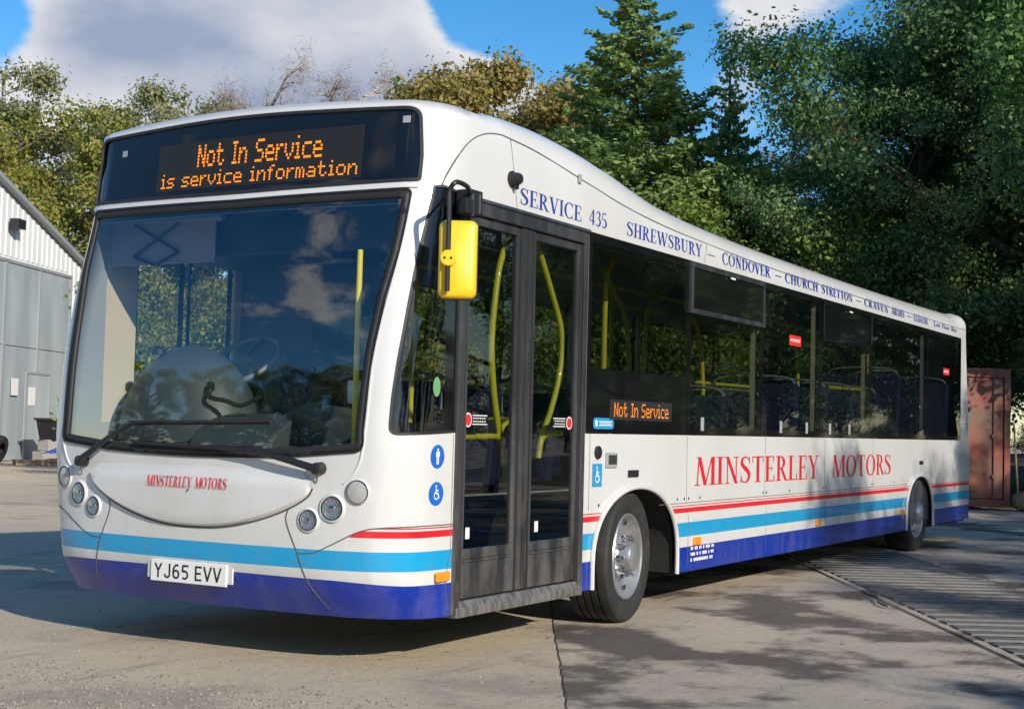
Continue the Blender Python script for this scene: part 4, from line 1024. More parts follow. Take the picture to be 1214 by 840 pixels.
for x in (4.885, 6.355, 7.875, 10.1):
    o = MB(); o.span((x-.025, .04, 1.2), (x+.025, .075, 2.42)); o.build('window_pillar', m_cream if x < 9 else m_lining, bus)
pole([(4.55, .5, 2.2), (4.72, .5, 2.10), (4.857, .5, 1.95), (4.93, .5, 1.6), (4.93, .5, 1.2)]); pole([(4.806, .5, 1.62), (6.01, .5, 1.625)], .014); pole([(6.2, .5, 2.15), (6.06, .5, 2.05), (6.01, .5, 1.9), (6.0, .5, 1.3)])
pole([(7.22, .5, 2.05), (7.28, .5, 1.3)]); pole([(8.12, .5, 1.70), (10.26, .5, 1.73)], .018); pole([(9.55, .5, 2.4), (9.57, .5, 1.2)]); pole([(7.8, .55, 2.43), (7.84, .55, 1.3)])
pole([(1.3, .95, 2.33), (11.5, .95, 2.33)]); pole([(1.7, 1.6, 2.33), (11.5, 1.6, 2.33)])
for x in (2.4, 5.5, 8.6): pole([(x, 1.6, 2.44), (x, 1.6, .5)])
pip('stop_button', 4.69, 1.80, .03, .06, m_stickred, y=.88)
# seats
sp = MB(); prof = [(-.22, 0), (.20, 0), (.22, .10), (.30, .75), (.36, .76), (.34, .78), (.26, .82), (.20, .80), (.13, .14), (-.22, .13)]
sp.prism(prof, -.43, -.015); sp.prism(prof, .015, .43); sp.box((0, 0, -.14), (.3, .5, .28)); seat_me = sp.mesh('seat', m_seat)
sr = MB(); sr.tube(spline([(.33, -.40, .62), (.34, -.38, .80), (.33, -.30, .87), (.33, 0, .89), (.33, .30, .87), (.34, .38, .80), (.33, .40, .62)], 4), .011, 6); rail_me = sr.mesh('grab_rail', m_lining)
sr2 = MB(); sr2.box((.305, -.41, .60), (.012, .05, .16)); tab_me = sr2.mesh('seat_tab', m_stick)
for me in (seat_me,):
    bm = bmesh.new(); bm.from_mesh(me); bmesh.ops.recalc_face_normals(bm, faces=bm.faces); bm.to_mesh(me); bm.free()
def seat(x, y, z):
    s_ = link('seat', seat_me, bus); s_.location = (x, y, z); bv = s_.modifiers.new('bevel', 'BEVEL'); bv.width = .02; bv.segments = 2
    g_ = link('grab_rail', rail_me, s_)
for i in range(8):
    x = 4.15+.82*i
    zf = .33 if x < 5 else (.62 if x < 9 else .85)
    for y in (.52, 2*HW-.52): seat(x, y, zf+.22 if x > 5 else zf+.36)
for y in (.52, 1.25, 2*HW-.52): seat(11.2, y, 1.05)
for x, y in ((2.45, 2*HW-.5), (3.3, 2*HW-.5)): seat(x, y, .72)

# ================================================================== SURROUNDINGS
import numpy as np
def ground_mat(name, c1, c2, stain, s1, rough=.9, streak=None, bumpd=.01, fine=140, sl=.53):
    m = bpy.data.materials.new(name); m.use_nodes = True; t = m.node_tree; p = t.nodes['Principled BSDF']; l = t.links.new
    p.inputs['Roughness'].default_value = rough; p.inputs['Specular IOR Level'].default_value = .3
    tcn = t.nodes.new('ShaderNodeTexCoord'); mpn = t.nodes.new('ShaderNodeMapping'); l(tcn.outputs['Object'], mpn.inputs[0])
    def nz(sc, det, vec, rgh=.55):
        n = t.nodes.new('ShaderNodeTexNoise'); n.inputs['Scale'].default_value = sc; n.inputs['Detail'].default_value = det; n.inputs['Roughness'].default_value = rgh; l(vec, n.inputs['Vector']); return n.outputs['Fac']
    def ramp(v, a, b, lo=0, hi=1):
        r = t.nodes.new('ShaderNodeMapRange'); r.interpolation_type = 'SMOOTHSTEP'; l(v, r.inputs[0]); r.inputs[1].default_value = a; r.inputs[2].default_value = b; r.inputs[3].default_value = lo; r.inputs[4].default_value = hi; return r.outputs[0]
    def mix(f, a, b):
        x = t.nodes.new('ShaderNodeMix'); x.data_type = 'RGBA'; l(f, x.inputs[0])
        for k, v in ((6, a), (7, b)):
            if isinstance(v, tuple): x.inputs[k].default_value = (*v, 1)
            else: l(v, x.inputs[k])
        return x.outputs[2]
    vec = tcn.outputs['Object']
    a = mix(ramp(nz(.35, 5, vec), .35, .65), c1, c2)
    b = mix(ramp(nz(s1, 7, vec, .6), sl, sl+.10), a, stain)
    mpn.inputs['Rotation'].default_value = (0, 0, radians(-32)); mpn.inputs['Scale'].default_value = (.5, 2.2, 1)
    c = mix(ramp(nz(1.3, 8, mpn.outputs[0], .65), .55, .70, 0, .55), b, tuple(x*.45 for x in stain))
    f = nz(fine, 4, vec, .8)
    c = mix(ramp(nz(26, 6, vec, .7), .45, .68, 0, .30), c, tuple(x*.45 for x in c2))
    d = mix(ramp(f, .58, .72, 0, .65), c, tuple(x*.4 for x in c2))
    e = mix(ramp(f, .25, .42, .45, 0), d, tuple(min(.7, x*1.6) for x in c1))
    l(e, p.inputs['Base Color'])
    bn = t.nodes.new('ShaderNodeBump'); bn.inputs['Strength'].default_value = .9; bn.inputs['Distance'].default_value = bumpd; l(nz(60, 10, vec, .75), bn.inputs['Height'])
    bn2 = t.nodes.new('ShaderNodeBump'); bn2.inputs['Strength'].default_value = .5; bn2.inputs['Distance'].default_value = .05; l(nz(2.2, 4, vec), bn2.inputs['Height']); l(bn.outputs[0], bn2.inputs['Normal'])
    l(bn2.outputs[0], p.inputs['Normal']); return m
m_conc = ground_mat('yard_concrete', (.60, .51, .395), (.48, .415, .33), (.13, .11, .095), .8, bumpd=.010, sl=.485)
m_asph = ground_mat('worn_asphalt', (.64, .535, .385), (.57, .48, .36), (.42, .36, .28), .8, bumpd=.014, fine=90)
g = MB(); n = 8
for i in range(n+1):
    for j in range(n+1): g.v.append((-300+600*i/n, -300+600*j/n, 0))
for i in range(n):
    for j in range(n): a = i*(n+1)+j; g.face((a, a+n+1, a+n+2, a+1))
g.build('ground', m_conc, kind='structure')
# asphalt laid against the concrete slab, a broken edge
rn = random.Random(5); dirv = Vector((2.52, 1.43, 0)).normalized(); p0 = Vector((-.14, -.98, 0)); nrm = Vector((-dirv.y, dirv.x, 0))
edge = []
t = -6
while t < 14:
    edge.append(p0+dirv*t+nrm*rn.uniform(-.006, .006)); t += rn.uniform(.05, .12)
edge = [p0-dirv*120]+edge+[p0+dirv*120]
g = MB(); 
g.poly([(p.x, p.y, .004) for p in edge]+[tuple((p0+dirv*120+nrm*150).to_tuple()[:2])+(.004,), tuple((p0-dirv*120+nrm*150).to_tuple()[:2])+(.004,)])
g.build('asphalt', m_asph, kind='structure')
# joint along the slab
g = MB()
for a, b in zip(edge[1:-2], edge[2:-1]):
    w = .006; g.poly([(a.x, a.y, .008), (b.x, b.y, .008), (b.x-nrm.x*w, b.y-nrm.y*w, .008), (a.x-nrm.x*w, a.y-nrm.y*w, .008)])
g.build('slab_joint', m_under, kind='structure')
# loose gravel at the near corner
g = MB(); rn = random.Random(11)
for k in range(9000):
    u = rn.random(); v = rn.random()
    x = -2.6+3.0*u+.1; y = 3.2-3.6*v
    lim = -0.95-(y-1.7)*.10+rn.gauss(0, .10)
    if x > lim+.25 and rn.random() < .93: continue
    r = rn.choice((.003, .004, .006, .008, .011)); c = (x, y, .006+r*.4); b0 = len(g.v)
    pts = [(rn.uniform(.7, 1.3)*r*cos(q), rn.uniform(.7, 1.3)*r*sin(q)) for q in (0, 1.3, 2.5, 3.8, 5.1)]
    g.v += [(c[0]+a, c[1]+b, .004) for a, b in pts]+[(c[0], c[1], .006+r*rn.uniform(.5, 1))]
    for i in range(5): g.face((b0+i, b0+(i+1) % 5, b0+5))
tag(g.build('gravel', mat('stone_chips', (.30, .27, .22), .9, noise=(40, (.16, .14, .12), .4, .6))), kind='stuff')
# fallen leaves and grit on the concrete
g = MB(); rn = random.Random(21)
for k in range(900):
    x = rn.uniform(-1, 13); y = rn.uniform(-6, -.2) if rn.random() < .8 else rn.uniform(-.2, 8); r = rn.uniform(.006, .02); a = rn.uniform(0, 6.3)
    p = [(cos(a)*r, sin(a)*r, rn.uniform(.001, .006)), (-sin(a)*r*.5, cos(a)*r*.5, .001), (-cos(a)*r, -sin(a)*r, rn.uniform(.001, .008)), (sin(a)*r*.5, -cos(a)*r*.5, .001)]
    g.poly([(x+q[0], y+q[1], .009+q[2]) for q in p])
tag(g.build('leaf_litter', mat('dry_brown_leaves', (.16, .10, .05), .9)), kind='stuff')
# cattle-grid style drain across the yard
gd = empty('drain_grate', (0, 0, 0), label='long slatted metal drain grate set into the yard beside the bus', cat='grate')
ga = radians(30.3); gx = Vector((cos(ga), sin(ga), 0)); gy = Vector((sin(ga), -cos(ga), 0)); gp = Vector((1.2, -3.22, 0)); GW = 1.25; GL_ = 12.4
rotg = Matrix.Rotation(ga, 3, 'Z')
m_pit = mat('pit_shade_black', (.012, .012, .012), .9); m_steel = mat('weathered_steel', (.19, .185, .175), .6, metal=.1, noise=(6, (.12, .115, .11), .4, .7))
b = MB(); cc_ = gp+gx*GL_/2+gy*GW/2; b.box((cc_.x, cc_.y, .006), (GL_, GW, .006), rotg); b.build('pit_shade_sheet', m_pit, gd)  # flat black sheet above ground; its colour stands for shade between the bars
for off_ in (-.03, GW+.03):
    b = MB(); c_ = gp+gx*GL_/2+gy*off_; b.box((c_.x, c_.y, .007), (GL_, .06, .013), rotg); b.build('kerb_angle', m_conc, gd)
b = MB(); b.box((0, 0, 0), (.125, GW-.01, .014), None); bar_me = b.mesh('bar', m_steel); k = 0
for i in range(int(GL_/.245)):
    c_ = gp+gx*(.15+i*.245)+gy*GW/2; o = link('bar', bar_me, gd); o.location = (c_.x, c_.y, .018); o.rotation_euler = (0, radians(rn.uniform(-1.5, 1.5)), ga)

# ------------------------------------------------------------------ foliage
def leaf_mat(name, c1, c2, c3, trans=.35, nsc=.5):
    m = bpy.data.materials.new(name); m.use_nodes = True; t = m.node_tree; n = t.nodes; n.clear(); l = t.links.new
    geo = n.new('ShaderNodeNewGeometry'); tcn = n.new('ShaderNodeTexCoord'); nz = n.new('ShaderNodeTexNoise'); nz.inputs['Scale'].default_value = nsc; nz.inputs['Detail'].default_value = 3; l(tcn.outputs['Object'], nz.inputs['Vector'])
    a = n.new('ShaderNodeMath'); a.operation = 'MULTIPLY_ADD'; l(geo.outputs['Random Per Island'], a.inputs[0]); a.inputs[1].default_value = .5; l(nz.outputs['Fac'], a.inputs[2])
    r = n.new('ShaderNodeValToRGB'); l(a.outputs[0], r.inputs[0]); e = r.color_ramp.elements; e[0].position = .45; e[0].color = (*c1, 1); e[1].position = .95; e[1].color = (*c3, 1); x = e.new(.7); x.color = (*c2, 1)
    d = n.new('ShaderNodeBsdfPrincipled'); d.inputs['Roughness'].default_value = .55; d.inputs['Specular IOR Level'].default_value = .35; l(r.outputs[0], d.inputs['Base Color'])
    tr = n.new('ShaderNodeBsdfTranslucent'); l(r.outputs[0], tr.inputs[0])
    mx_ = n.new('ShaderNodeMixShader'); mx_.inputs[0].default_value = trans; l(d.outputs[0], mx_.inputs[1]); l(tr.outputs[0], mx_.inputs[2])
    o = n.new('ShaderNodeOutputMaterial'); l(mx_.outputs[0], o.inputs[0]); return m
ml_dark = leaf_mat('dark_green_leaves', (.075, .165, .06), (.14, .27, .08), (.25, .40, .11), .45)
ml_dark2 = leaf_mat('mid_green_leaves', (.07, .15, .07), (.13, .24, .10), (.28, .38, .14), .45, .8)
ml_yel = leaf_mat('yellow_green_leaves', (.11, .16, .03), (.23, .26, .05), (.42, .37, .09), .4)
ml_pale = leaf_mat('pale_willow_leaves', (.14, .18, .08), (.25, .28, .13), (.40, .38, .20), .4)
ml_oliv = leaf_mat('olive_brown_leaves', (.15, .14, .04), (.27, .23, .06), (.40, .30, .09), .35)
ml_con = leaf_mat('spruce_needles', (.10, .18, .06), (.19, .30, .085), (.33, .43, .13), .35)
ml_lime = leaf_mat('fresh_green_leaves', (.09, .16, .03), (.17, .25, .05), (.30, .38, .08), .45)
ml_twig = leaf_mat('bare_twig_haze', (.20, .15, .13), (.32, .24, .20), (.44, .36, .30), .2)
m_bark = mat('brown_bark', (.10, .075, .055), .9, bump=(12, .8, .03)); m_birch = mat('pale_bark', (.42, .39, .35), .8, noise=(5, (.10, .08, .07), .5, .6, (1, 1, 4)))
def leaf_mesh(name, C, Nn, size, rng, mats, aspect=1.7, curl=.0):
    """one rhombus leaf per centre, Nn = preferred normals"""
    n = len(C); d = Nn+rng.normal(0, .75, (n, 3)); d /= np.linalg.norm(d, axis=1)[:, None]
    r = rng.normal(0, 1, (n, 3)); a = np.cross(d, r); a /= np.linalg.norm(a, axis=1)[:, None]; b = np.cross(d, a)
    s = size*rng.uniform(.6, 1.4, (n, 1))
    V = np.stack([C+a*s*aspect*.5, C+b*s*.5+d*s*curl, C-a*s*aspect*.5, C-b*s*.5+d*s*curl], 1).reshape(-1, 3)
    me = bpy.data.meshes.new(name); me.vertices.add(4*n); me.vertices.foreach_set('co', V.astype(np.float32).ravel())
    me.loops.add(4*n); me.loops.foreach_set('vertex_index', np.arange(4*n, dtype=np.int32)); me.polygons.add(n)
    me.polygons.foreach_set('loop_start', np.arange(0, 4*n, 4, dtype=np.int32)); me.polygons.foreach_set('loop_total', np.full(n, 4, dtype=np.int32))
    me.update(calc_edges=True); me.validate(); me.materials.append(mats); return me
def limbs(rng, h, base, spread, nl, trunk_r, lean=.0, up_=.6):
    """tapered trunk and limbs; returns the MB and the limb tips"""
    mb = MB(); tips = []; x = y = 0; P = []
    for i in range(7):
        t = i/6; P.append((x, y, t*h*.86)); x += rng.uniform(-.03, .03)*h*.5+lean*h/7; y += rng.uniform(-.03, .03)*h*.5
    mb.tube(P, [trunk_r*(1-.85*i/6) for i in range(7)], 8)
    for k in range(nl):
        t = base+(1-base)*(k+.5)/nl*.95; i = min(5, int(t*6)); f = t*6-i; q = Vector(P[i]).lerp(Vector(P[i+1]), f); a = k*2.4+rng.uniform(-.5, .5)
        ln = spread*(1-.55*max(0, (t-.35)))*rng.choice((.5, .7, .85, 1.0, 1.15, 1.35)); e = Vector((cos(a)*ln, sin(a)*ln, ln*up_*rng.uniform(.6, 1.3)))
        m_ = q+e*.5+Vector((0, 0, -.05*ln)); mb.tube([q, m_, q+e], [trunk_r*.35*(1-t*.5), trunk_r*.2, trunk_r*.06], 5); tips.append((q+e, t)); tips.append((m_+Vector((rng.uniform(-.4, .4), rng.uniform(-.4, .4), .3)), t))
        for q_ in range(4):
            a2 = a+rng.uniform(-1.2, 1.2); e2 = Vector((cos(a2), sin(a2), rng.uniform(-.1, .9)))*ln*rng.uniform(.35, .6); o_ = q+e*rng.uniform(.35, .95)
            mb.tube([o_, o_+e2*.5+Vector((0, 0, .04)), o_+e2], [trunk_r*.14, trunk_r*.08, trunk_r*.03], 4); tips.append((o_+e2, t))
            e3 = Vector((cos(a2+.9), sin(a2+.9), rng.uniform(.0, .7)))*ln*.25; mb.tube([o_+e2*.5, o_+e2*.5+e3], [trunk_r*.06, trunk_r*.02], 3); tips.append((o_+e2*.5+e3, t))
    tips.append((Vector(P[-1]), 1)); return mb, tips
def broad(h, spread, nl, nleaf, size, seed, base=.2, rb_=1.1, flat=.75, aspect=1.6):
    rng = np.random.default_rng(seed); rr = random.Random(seed); mb, tips = limbs(rr, h, base, spread, nl, h*.022)
    T_ = [(np.array(p), rb_*rr.choice((.35, .5, .6, .8, 1.05))) for p, t in tips]
    w = np.array([r**2.2 for _, r in T_]); w /= w.sum(); idx = rng.choice(len(T_), nleaf, p=w); c = np.array([p for p, _ in T_])[idx]; R = np.array([r for _, r in T_])[idx]
    d = rng.normal(0, 1, (nleaf, 3)); d /= np.linalg.norm(d, axis=1)[:, None]; rad = R*(rng.uniform(0, 1, nleaf)**.6)*(1+.25*np.sin(d[:, 0]*7+c[:, 1]*3)*np.cos(d[:, 2]*6+c[:, 0]*2))
    far = rng.uniform(0, 1, nleaf) < .05; rad = np.where(far, rad*rng.uniform(1.05, 1.4, nleaf), rad)
    C = c+d*rad[:, None]*np.array([1, 1, flat]); C[:, 2] = np.maximum(C[:, 2], .1)
    return mb, C, d+np.array([0, 0, .35]), size, rng, aspect
def spruce(h, rbase, seed, n=26000, size=.10):
    rng = np.random.default_rng(seed); rr = random.Random(seed); mb = MB(); mb.tube([(0, 0, 0), (0, 0, h*.5), (0, 0, h)], [h*.017, h*.010, .02], 8); Cs = []; Ns = []
    z = h*.06; br = []
    while z < h*.99:
        t = z/h; L_ = rbase*(1-t)**.82*rr.uniform(.8, 1.1)+.12; k = 6 if t < .85 else 4; a0 = rr.uniform(0, 6)
        for j in range(k):
            a = a0+2*pi*j/k+rr.uniform(-.3, .3); l_ = L_*rr.uniform(.65, 1.2); br.append((z+rr.uniform(-.15, .15), a, l_, t))
        z += h*.020+.10*(1-t)
    tot = sum(b[2]**1.25 for b in br)
    for z, a, l_, t in br:
        k = max(14, int(n*l_**1.25/tot)); u = rng.uniform(.08, 1, k)**.75; da = np.array([cos(a), sin(a)]); side = np.array([-sin(a), cos(a)])
        w = rng.normal(0, 1, k)*.20*l_*(1-u*.75)*1.1; lift = -.26*l_*u+.30*l_*u**2.6+.15*t*l_*u
        P = np.zeros((k, 3)); P[:, :2] = da*(u*l_)[:, None]+side*w[:, None]; P[:, 2] = z+lift-np.abs(rng.normal(0, .13, k))*(1.3-t)-.12*np.abs(w)
        Cs.append(P); Nn = np.zeros((k, 3)); Nn[:, :2] = da*.5; Nn[:, 2] = .6; Ns.append(Nn)
        mb.tube([(0, 0, z), (da[0]*l_*.5, da[1]*l_*.5, z-.16*l_), (da[0]*l_*.9, da[1]*l_*.9, z-.08*l_)], [.035*(1-t)+.008, .02*(1-t)+.006, .004], 4)
    return mb, np.concatenate(Cs), np.concatenate(Ns), size, rng, 2.2
def make_kind(gen, lm, bark):
    mb, C, Nn, size, rng, asp = gen
    return leaf_mesh('crown', C, Nn, size, rng, lm, asp), mb.mesh('trunk', bark)
K_dark = [make_kind(broad(12, 3.5, 17, 92000, .058, 21, .10, 1.0, .8), ml_dark, m_bark), make_kind(broad(13, 3.3, 19, 92000, .058, 22, .08, .95, .8), ml_dark2, m_bark)]
K_yel = [make_kind(broad(11, 3.0, 15, 42000, .085, 31, .12, 1.0), ml_yel, m_bark), make_kind(broad(10, 3.2, 14, 42000, .085, 32, .1, 1.0), ml_yel, m_bark)]
K_pale = [make_kind(broad(14, 2.4, 16, 16000, .085, 41, .3, .62, 1.0), ml_pale, m_birch)]
K_oliv = [make_kind(broad(12, 2.8, 16, 34000, .095, 51, .2, .95), ml_oliv, m_bark)]
K_lime = [make_kind(broad(8, 1.9, 14, 24000, .08, 61, .15, .75, 1.1), ml_lime, m_bark)]
K_twig = [make_kind(broad(14, 1.9, 26, 16000, .013, 71, .3, .55, 1.7, 26.0), ml_twig, m_birch)]
K_con = [make_kind(spruce(12.3, 3.3, 81, 70000, .06), ml_con, m_bark), make_kind(spruce(10.5, 2.6, 82, 44000, .062), ml_con, m_bark)]
K_bush = [make_kind(broad(3.2, 1.7, 12, 17000, .055, 91, .05, .75, .9), ml_lime, m_bark), make_kind(broad(3.4, 1.9, 12, 15000, .062, 92, .05, .8, .9), ml_yel, m_bark)]
def tree(kind, name, x, y, s, rz, label, cat='tree', group=None, sz=1.0):
    o = empty(name, (x, y, 0), rz, label=label, cat=cat, group=group); o.scale = (s, s, s*sz)
    link('trunk', kind[1], o); link('crown', kind[0], o); return o
# spruces behind the bus
tree(K_con[0], 'spruce_tree', 22.1, 9.3, 1.42, .4, 'tall dark green spruce rising highest above the middle of the bus roof', sz=.65)
tree(K_con[1], 'spruce_tree', 23.9, 11.1, 1.28, 1.2, 'shorter spruce left of the tallest one, above the bus door', sz=.76)
tree(K_con[1], 'spruce_tree', 22.2, 8.0, 1.22, 2.9, 'full spruce just right of the tallest one, bright green lower down', sz=.62)
tree(K_con[1], 'spruce_tree', 26.4, 8.8, .96, 4.4, 'spruce half hidden behind the tallest spruce')
tree(K_con[1], 'spruce_tree', 40.2, 28.2, 1.42, .9, 'distant spruce with only its thin tip above the windscreen header')
# fresh green birch
tree(K_lime[0], 'birch_tree', 21.6, 6.7, .86, .3, 'fresh light green birch between the spruces and the dark trees')
tree(K_lime[0], 'birch_tree', 23.2, 6.9, .98, 2.1, 'second light green birch, further back beside the spruces')
tree(K_twig[0], 'bare_tree', 33, 10.0, .80, 2.1, 'bare twiggy tree standing behind the light green birches')
# dark trees on the right
DK = [(25.6, 6.2, .60, .3, 0, 'rounded dark tree next to the light green birch'), (27.0, 4.8, .66, 1.9, 1, 'dark tree behind the rounded one, showing sky through its top'), (23.6, 3.6, .78, 1.1, 1, 'dark tree above the back end of the bus roof'),
      (25.6, 2.9, 1.0, 2.5, 0, 'tall dark tree behind the rusty container, left one'), (24.6, 1.0, 1.18, 3.3, 1, 'tall dark tree directly behind the rusty container'), (23.0, -.7, 1.2, 4.2, 0, 'tallest dark tree, just right of the rusty container'),
      (21.5, -2.4, 1.2, 5.0, 1, 'dark tree cut by the right edge of the view'), (28, -.4, 1.3, .6, 1, 'dark tree filling the gap behind the two tallest')]
for x, y, s, rz, k, lb in DK: tree(K_dark[k], 'broadleaf_tree', x, y, s, rz, lb, group='dark trees behind the bus on the right')
for x, y, s, rz in ((22.6, 3.4, .36, 1), (22.4, .2, .34, 2.2), (21.4, -1.2, .30, .5), (23.8, 5.4, .33, 3), (24.6, 7.0, .3, 4)):
    tree(K_dark[1], 'understorey_shrub', x, y, s, rz, 'dark leafy shrub under the tall trees on the right', 'shrub', 'shrubs under the dark trees')
# trees beside the yard that shade the back of the bus
for x, y, s, rz, k in ((2.6, -12.6, .60, .2, 0), (6.2, -13.4, .74, 1.0, 1), (10.0, -11.6, .66, 2.2, 0), (13.6, -12.0, .70, 3.2, 1), (17.0, -9.6, .60, 4.4, 0), (20.0, -8.5, .5, 5.3, 1)):
    tree(K_dark[k], 'broadleaf_tree', x, y, s, rz, 'leafy green tree beside the yard, casting dappled shade on the bus', group='trees that shade the back of the bus')
for i in (0, 1, 3, 4, 5):
    tree(K_lime[0], 'yard_shrub', -5.2+1.9*i, -11.2-.6*(i % 2), (.60, .66, .62, .56, .66, .60, .64)[i], i*1.1, 'leafy shrub at the yard edge, shading the concrete beside the bus', 'shrub', 'shrubs shading the near concrete')
for i in range(10):
    tree(K_dark[i % 2], 'broadleaf_tree', 30+3.6*i, -9-2.6*i+5*(i % 2), .95+.06*(i % 3), i*.8, 'tree down the lane that is mirrored in the side windows', group='trees mirrored in the side windows')
for i in range(12):
    tree(K_dark[i % 2], 'hedge_shrub', 33+3.2*i, -6-3.0*i, .34, i*.8, 'hedge shrub down the lane', 'shrub', 'hedge down the lane')
# olive trees above the windscreen corner
for x, y, s, rz, lb in ((36.4, 22.6, 1.22, .5, 'olive brown tree above the front corner of the bus roof'), (34.4, 19.0, 1.12, 1.9, 'olive tree touching the left spruce'), (38.5, 24.6, 1.22, 3.1, 'olive tree behind, left of the front corner of the roof'), (35, 17.2, 1.04, 4.0, 'low olive tree tucked behind the left spruce'), (35.4, 20.6, 1.12, 5.0, 'low olive tree between the two above the roof corner')):
    tree(K_oliv[0], 'olive_brown_tree', x, y, s, rz, lb)
tree(K_twig[0], 'bare_tree', 40.8, 34.5, 1.22, .4, 'bare twiggy birch above the destination sign, left one'); tree(K_twig[0], 'bare_tree', 43.4, 33.9, 1.28, 1.9, 'bare twiggy birch above the destination sign, right one')
tree(K_yel[1], 'yellow_tree', 41.5, 36.2, 1.22, .4, 'small yellow green tree between the bare birches and the willow')
# left group behind the shed
LF = [(K_yel[0], 28.0, 36.4, 1.18, .2, 'yellow green tree at the left edge above the shed roof'), (K_yel[1], 31.4, 36.6, 1.1, 1.5, 'yellow green tree behind the shed eaves'), (K_yel[0], 34.2, 35.4, .84, 2.8, 'lower yellow green tree between shed and bus'),
      (K_yel[1], 25.6, 38.8, 1.1, 4.1, 'yellow green tree furthest left behind the shed'), (K_pale[0], 30.4, 38.8, 1.15, .8, 'pale thin willow with its top against the cloud, left one'), (K_pale[0], 34.6, 38.2, 1.1, 2.6, 'pale thin willow with its top against the cloud, right one'),
      (K_pale[0], 39.2, 38.6, 1.24, 3.9, 'pale green tree peeping over the left end of the destination sign'), (K_pale[0], 37.6, 37.2, 1.08, 5.1, 'lower pale tree left of the destination sign'), (K_yel[1], 37.0, 33.0, .9, 3.3, 'yellow tree seen through the windscreen')]
for k, x, y, s, rz, lb in LF: tree(k, 'broadleaf_tree', x, y, s, rz, lb)
# bushes behind the bus, seen through its windows
rn = random.Random(4); k = 0
for x, y in ((17.0, 16.9), (18.0, 15.2), (18.8, 13.6), (19.4, 11.9), (20.2, 10.2), (20.8, 8.6), (21.6, 7.0)):
    s = rn.uniform(.95, 1.2); tree(K_bush[k % 2], 'bush', x, y, s, rn.uniform(0, 6), 'yellow green bush in the row behind the bus, seen through its windows', 'bush', 'bushes behind the bus'); k += 1
for i in range(1, 8):
    tree(K_yel[i % 2], 'broadleaf_tree', 23+2.6*i*.8, 24-2.5*i, .72+.05*(i % 3), i*1.3, 'yellow green tree in the belt far behind the bus', group='belt of trees behind the bus')
# trees across the road behind the viewer, mirrored in the windscreen
for i in range(9):
    tree((K_dark[0], K_yel[0], K_dark[1])[i % 3], 'broadleaf_tree', -34-3*(i % 2), -14+7*i, .82+.1*(i % 3), i*.9, 'tree across the yard that is mirrored in the windscreen', group='trees mirrored in the windscreen')

for i in range(22):
    tree(K_dark[i % 2], 'hedge_shrub', -31-1.5*(i % 2), -20+3.1*i, .36+.05*(i % 3), i*.9, 'shrub in the hedge across the yard, mirrored in the windscreen', 'shrub', 'hedge mirrored in the windscreen')
for i in range(9):
    tree(K_dark[i % 2], 'broadleaf_tree', -42-3*(i % 2), -17+7*i, .95+.1*(i % 3), i*.9, 'tree across the yard that is mirrored in the windscreen', group='trees mirrored in the windscreen')
# ------------------------------------------------------------------ the shed
sh = empty('corrugated_shed', (26.9, 29.68, 0), math.atan2(-.419, -.908), label='white corrugated metal shed with a grey sliding door at the left edge', cat='shed')
# local x runs along the gable to the left, local -y... the gable faces +y local
m_clad = mat('white_cladding', (.80, .82, .82), .5, noise=(1.2, (.70, .73, .74), .4, .7, (1, 1, .2))); m_sheet = mat('grey_door_sheet', (.40, .46, .49), .55, noise=(.9, (.28, .32, .35), .35, .7, (1.5, 1.5, .35)))
m_roofm = mat('grey_roof_sheet', (.30, .32, .34), .5)
def topz(u): return 5.05+.275*u if u < 11 else 5.05+.275*(22-u)
b = MB(); b.poly([(0, 0, 0), (22, 0, 0), (22, 0, 5.05), (11, 0, topz(11)), (0, 0, 5.05)]); b.poly([(0, 0, 0), (0, -22, 0), (0, -22, 5.05), (0, 0, 5.05)]); b.poly([(22, 0, 0), (22, -22, 0), (22, -22, 5.05), (22, 0, 5.05)]); b.build('wall', m_clad, sh)
b = MB(); u = .08
while u < 21.9:
    z0 = 5.42 if 3.2 < u < 12.2 else 0
    b.prism([(u, 0.0), (u+.05, .022), (u+.13, .022), (u+.18, 0.0)], z0, topz(u)-.02, ax=2); u += .33
tag(b.build('cladding_ribs', m_clad, sh), kind='stuff')
b = MB()
for s_ in (0, 1):
    a_ = (-.3, 5.05-.095) if s_ == 0 else (22.3, 5.05-.095); c_ = (11, topz(11))
    b.v += [(a_[0], .22, a_[1]+.02), (c_[0], .22, c_[1]+.02), (c_[0], -22.2, c_[1]+.02), (a_[0], -22.2, a_[1]+.02), (a_[0], .22, a_[1]+.14), (c_[0], .22, c_[1]+.14), (c_[0], -22.2, c_[1]+.14), (a_[0], -22.2, a_[1]+.14)]
    q = 8*s_
    for f in ((0, 1, 2, 3), (4, 5, 6, 7), (0, 1, 5, 4), (1, 2, 6, 5), (2, 3, 7, 6), (3, 0, 4, 7)): b.face([q+i for i in f])
b.build('roof', m_roofm, sh)
for u0, u1 in ((3.3, 7.6), (7.62, 12.0)):
    b = MB(); b.span((u0, .03, .03), (u1, .10, 3.05)); b.span((u0, .03, 3.07), (u1, .11, 5.3)); dr = b.build('sliding_door', m_sheet, sh)
    f = MB()
    for uu in (u0, (u0+u1)/2, u1-.06): f.span((uu, .10, .03), (uu+.06, .14, 5.3))
    f.span((u0, .10, 5.24), (u1, .14, 5.32)); f.build('door_frame', m_roofm, dr)
b = MB(); b.span((4.65, .11, .02), (6.15, .15, 2.35)); wd = b.build('wicket_door', m_sheet, sh)
b = MB(); b.span((4.60, .11, 2.352), (6.20, .17, 2.41)); b.span((4.58, .11, .02), (4.645, .17, 2.35)); b.span((6.155, .11, .02), (6.22, .17, 2.35)); b.build('door_frame', m_roofm, wd)
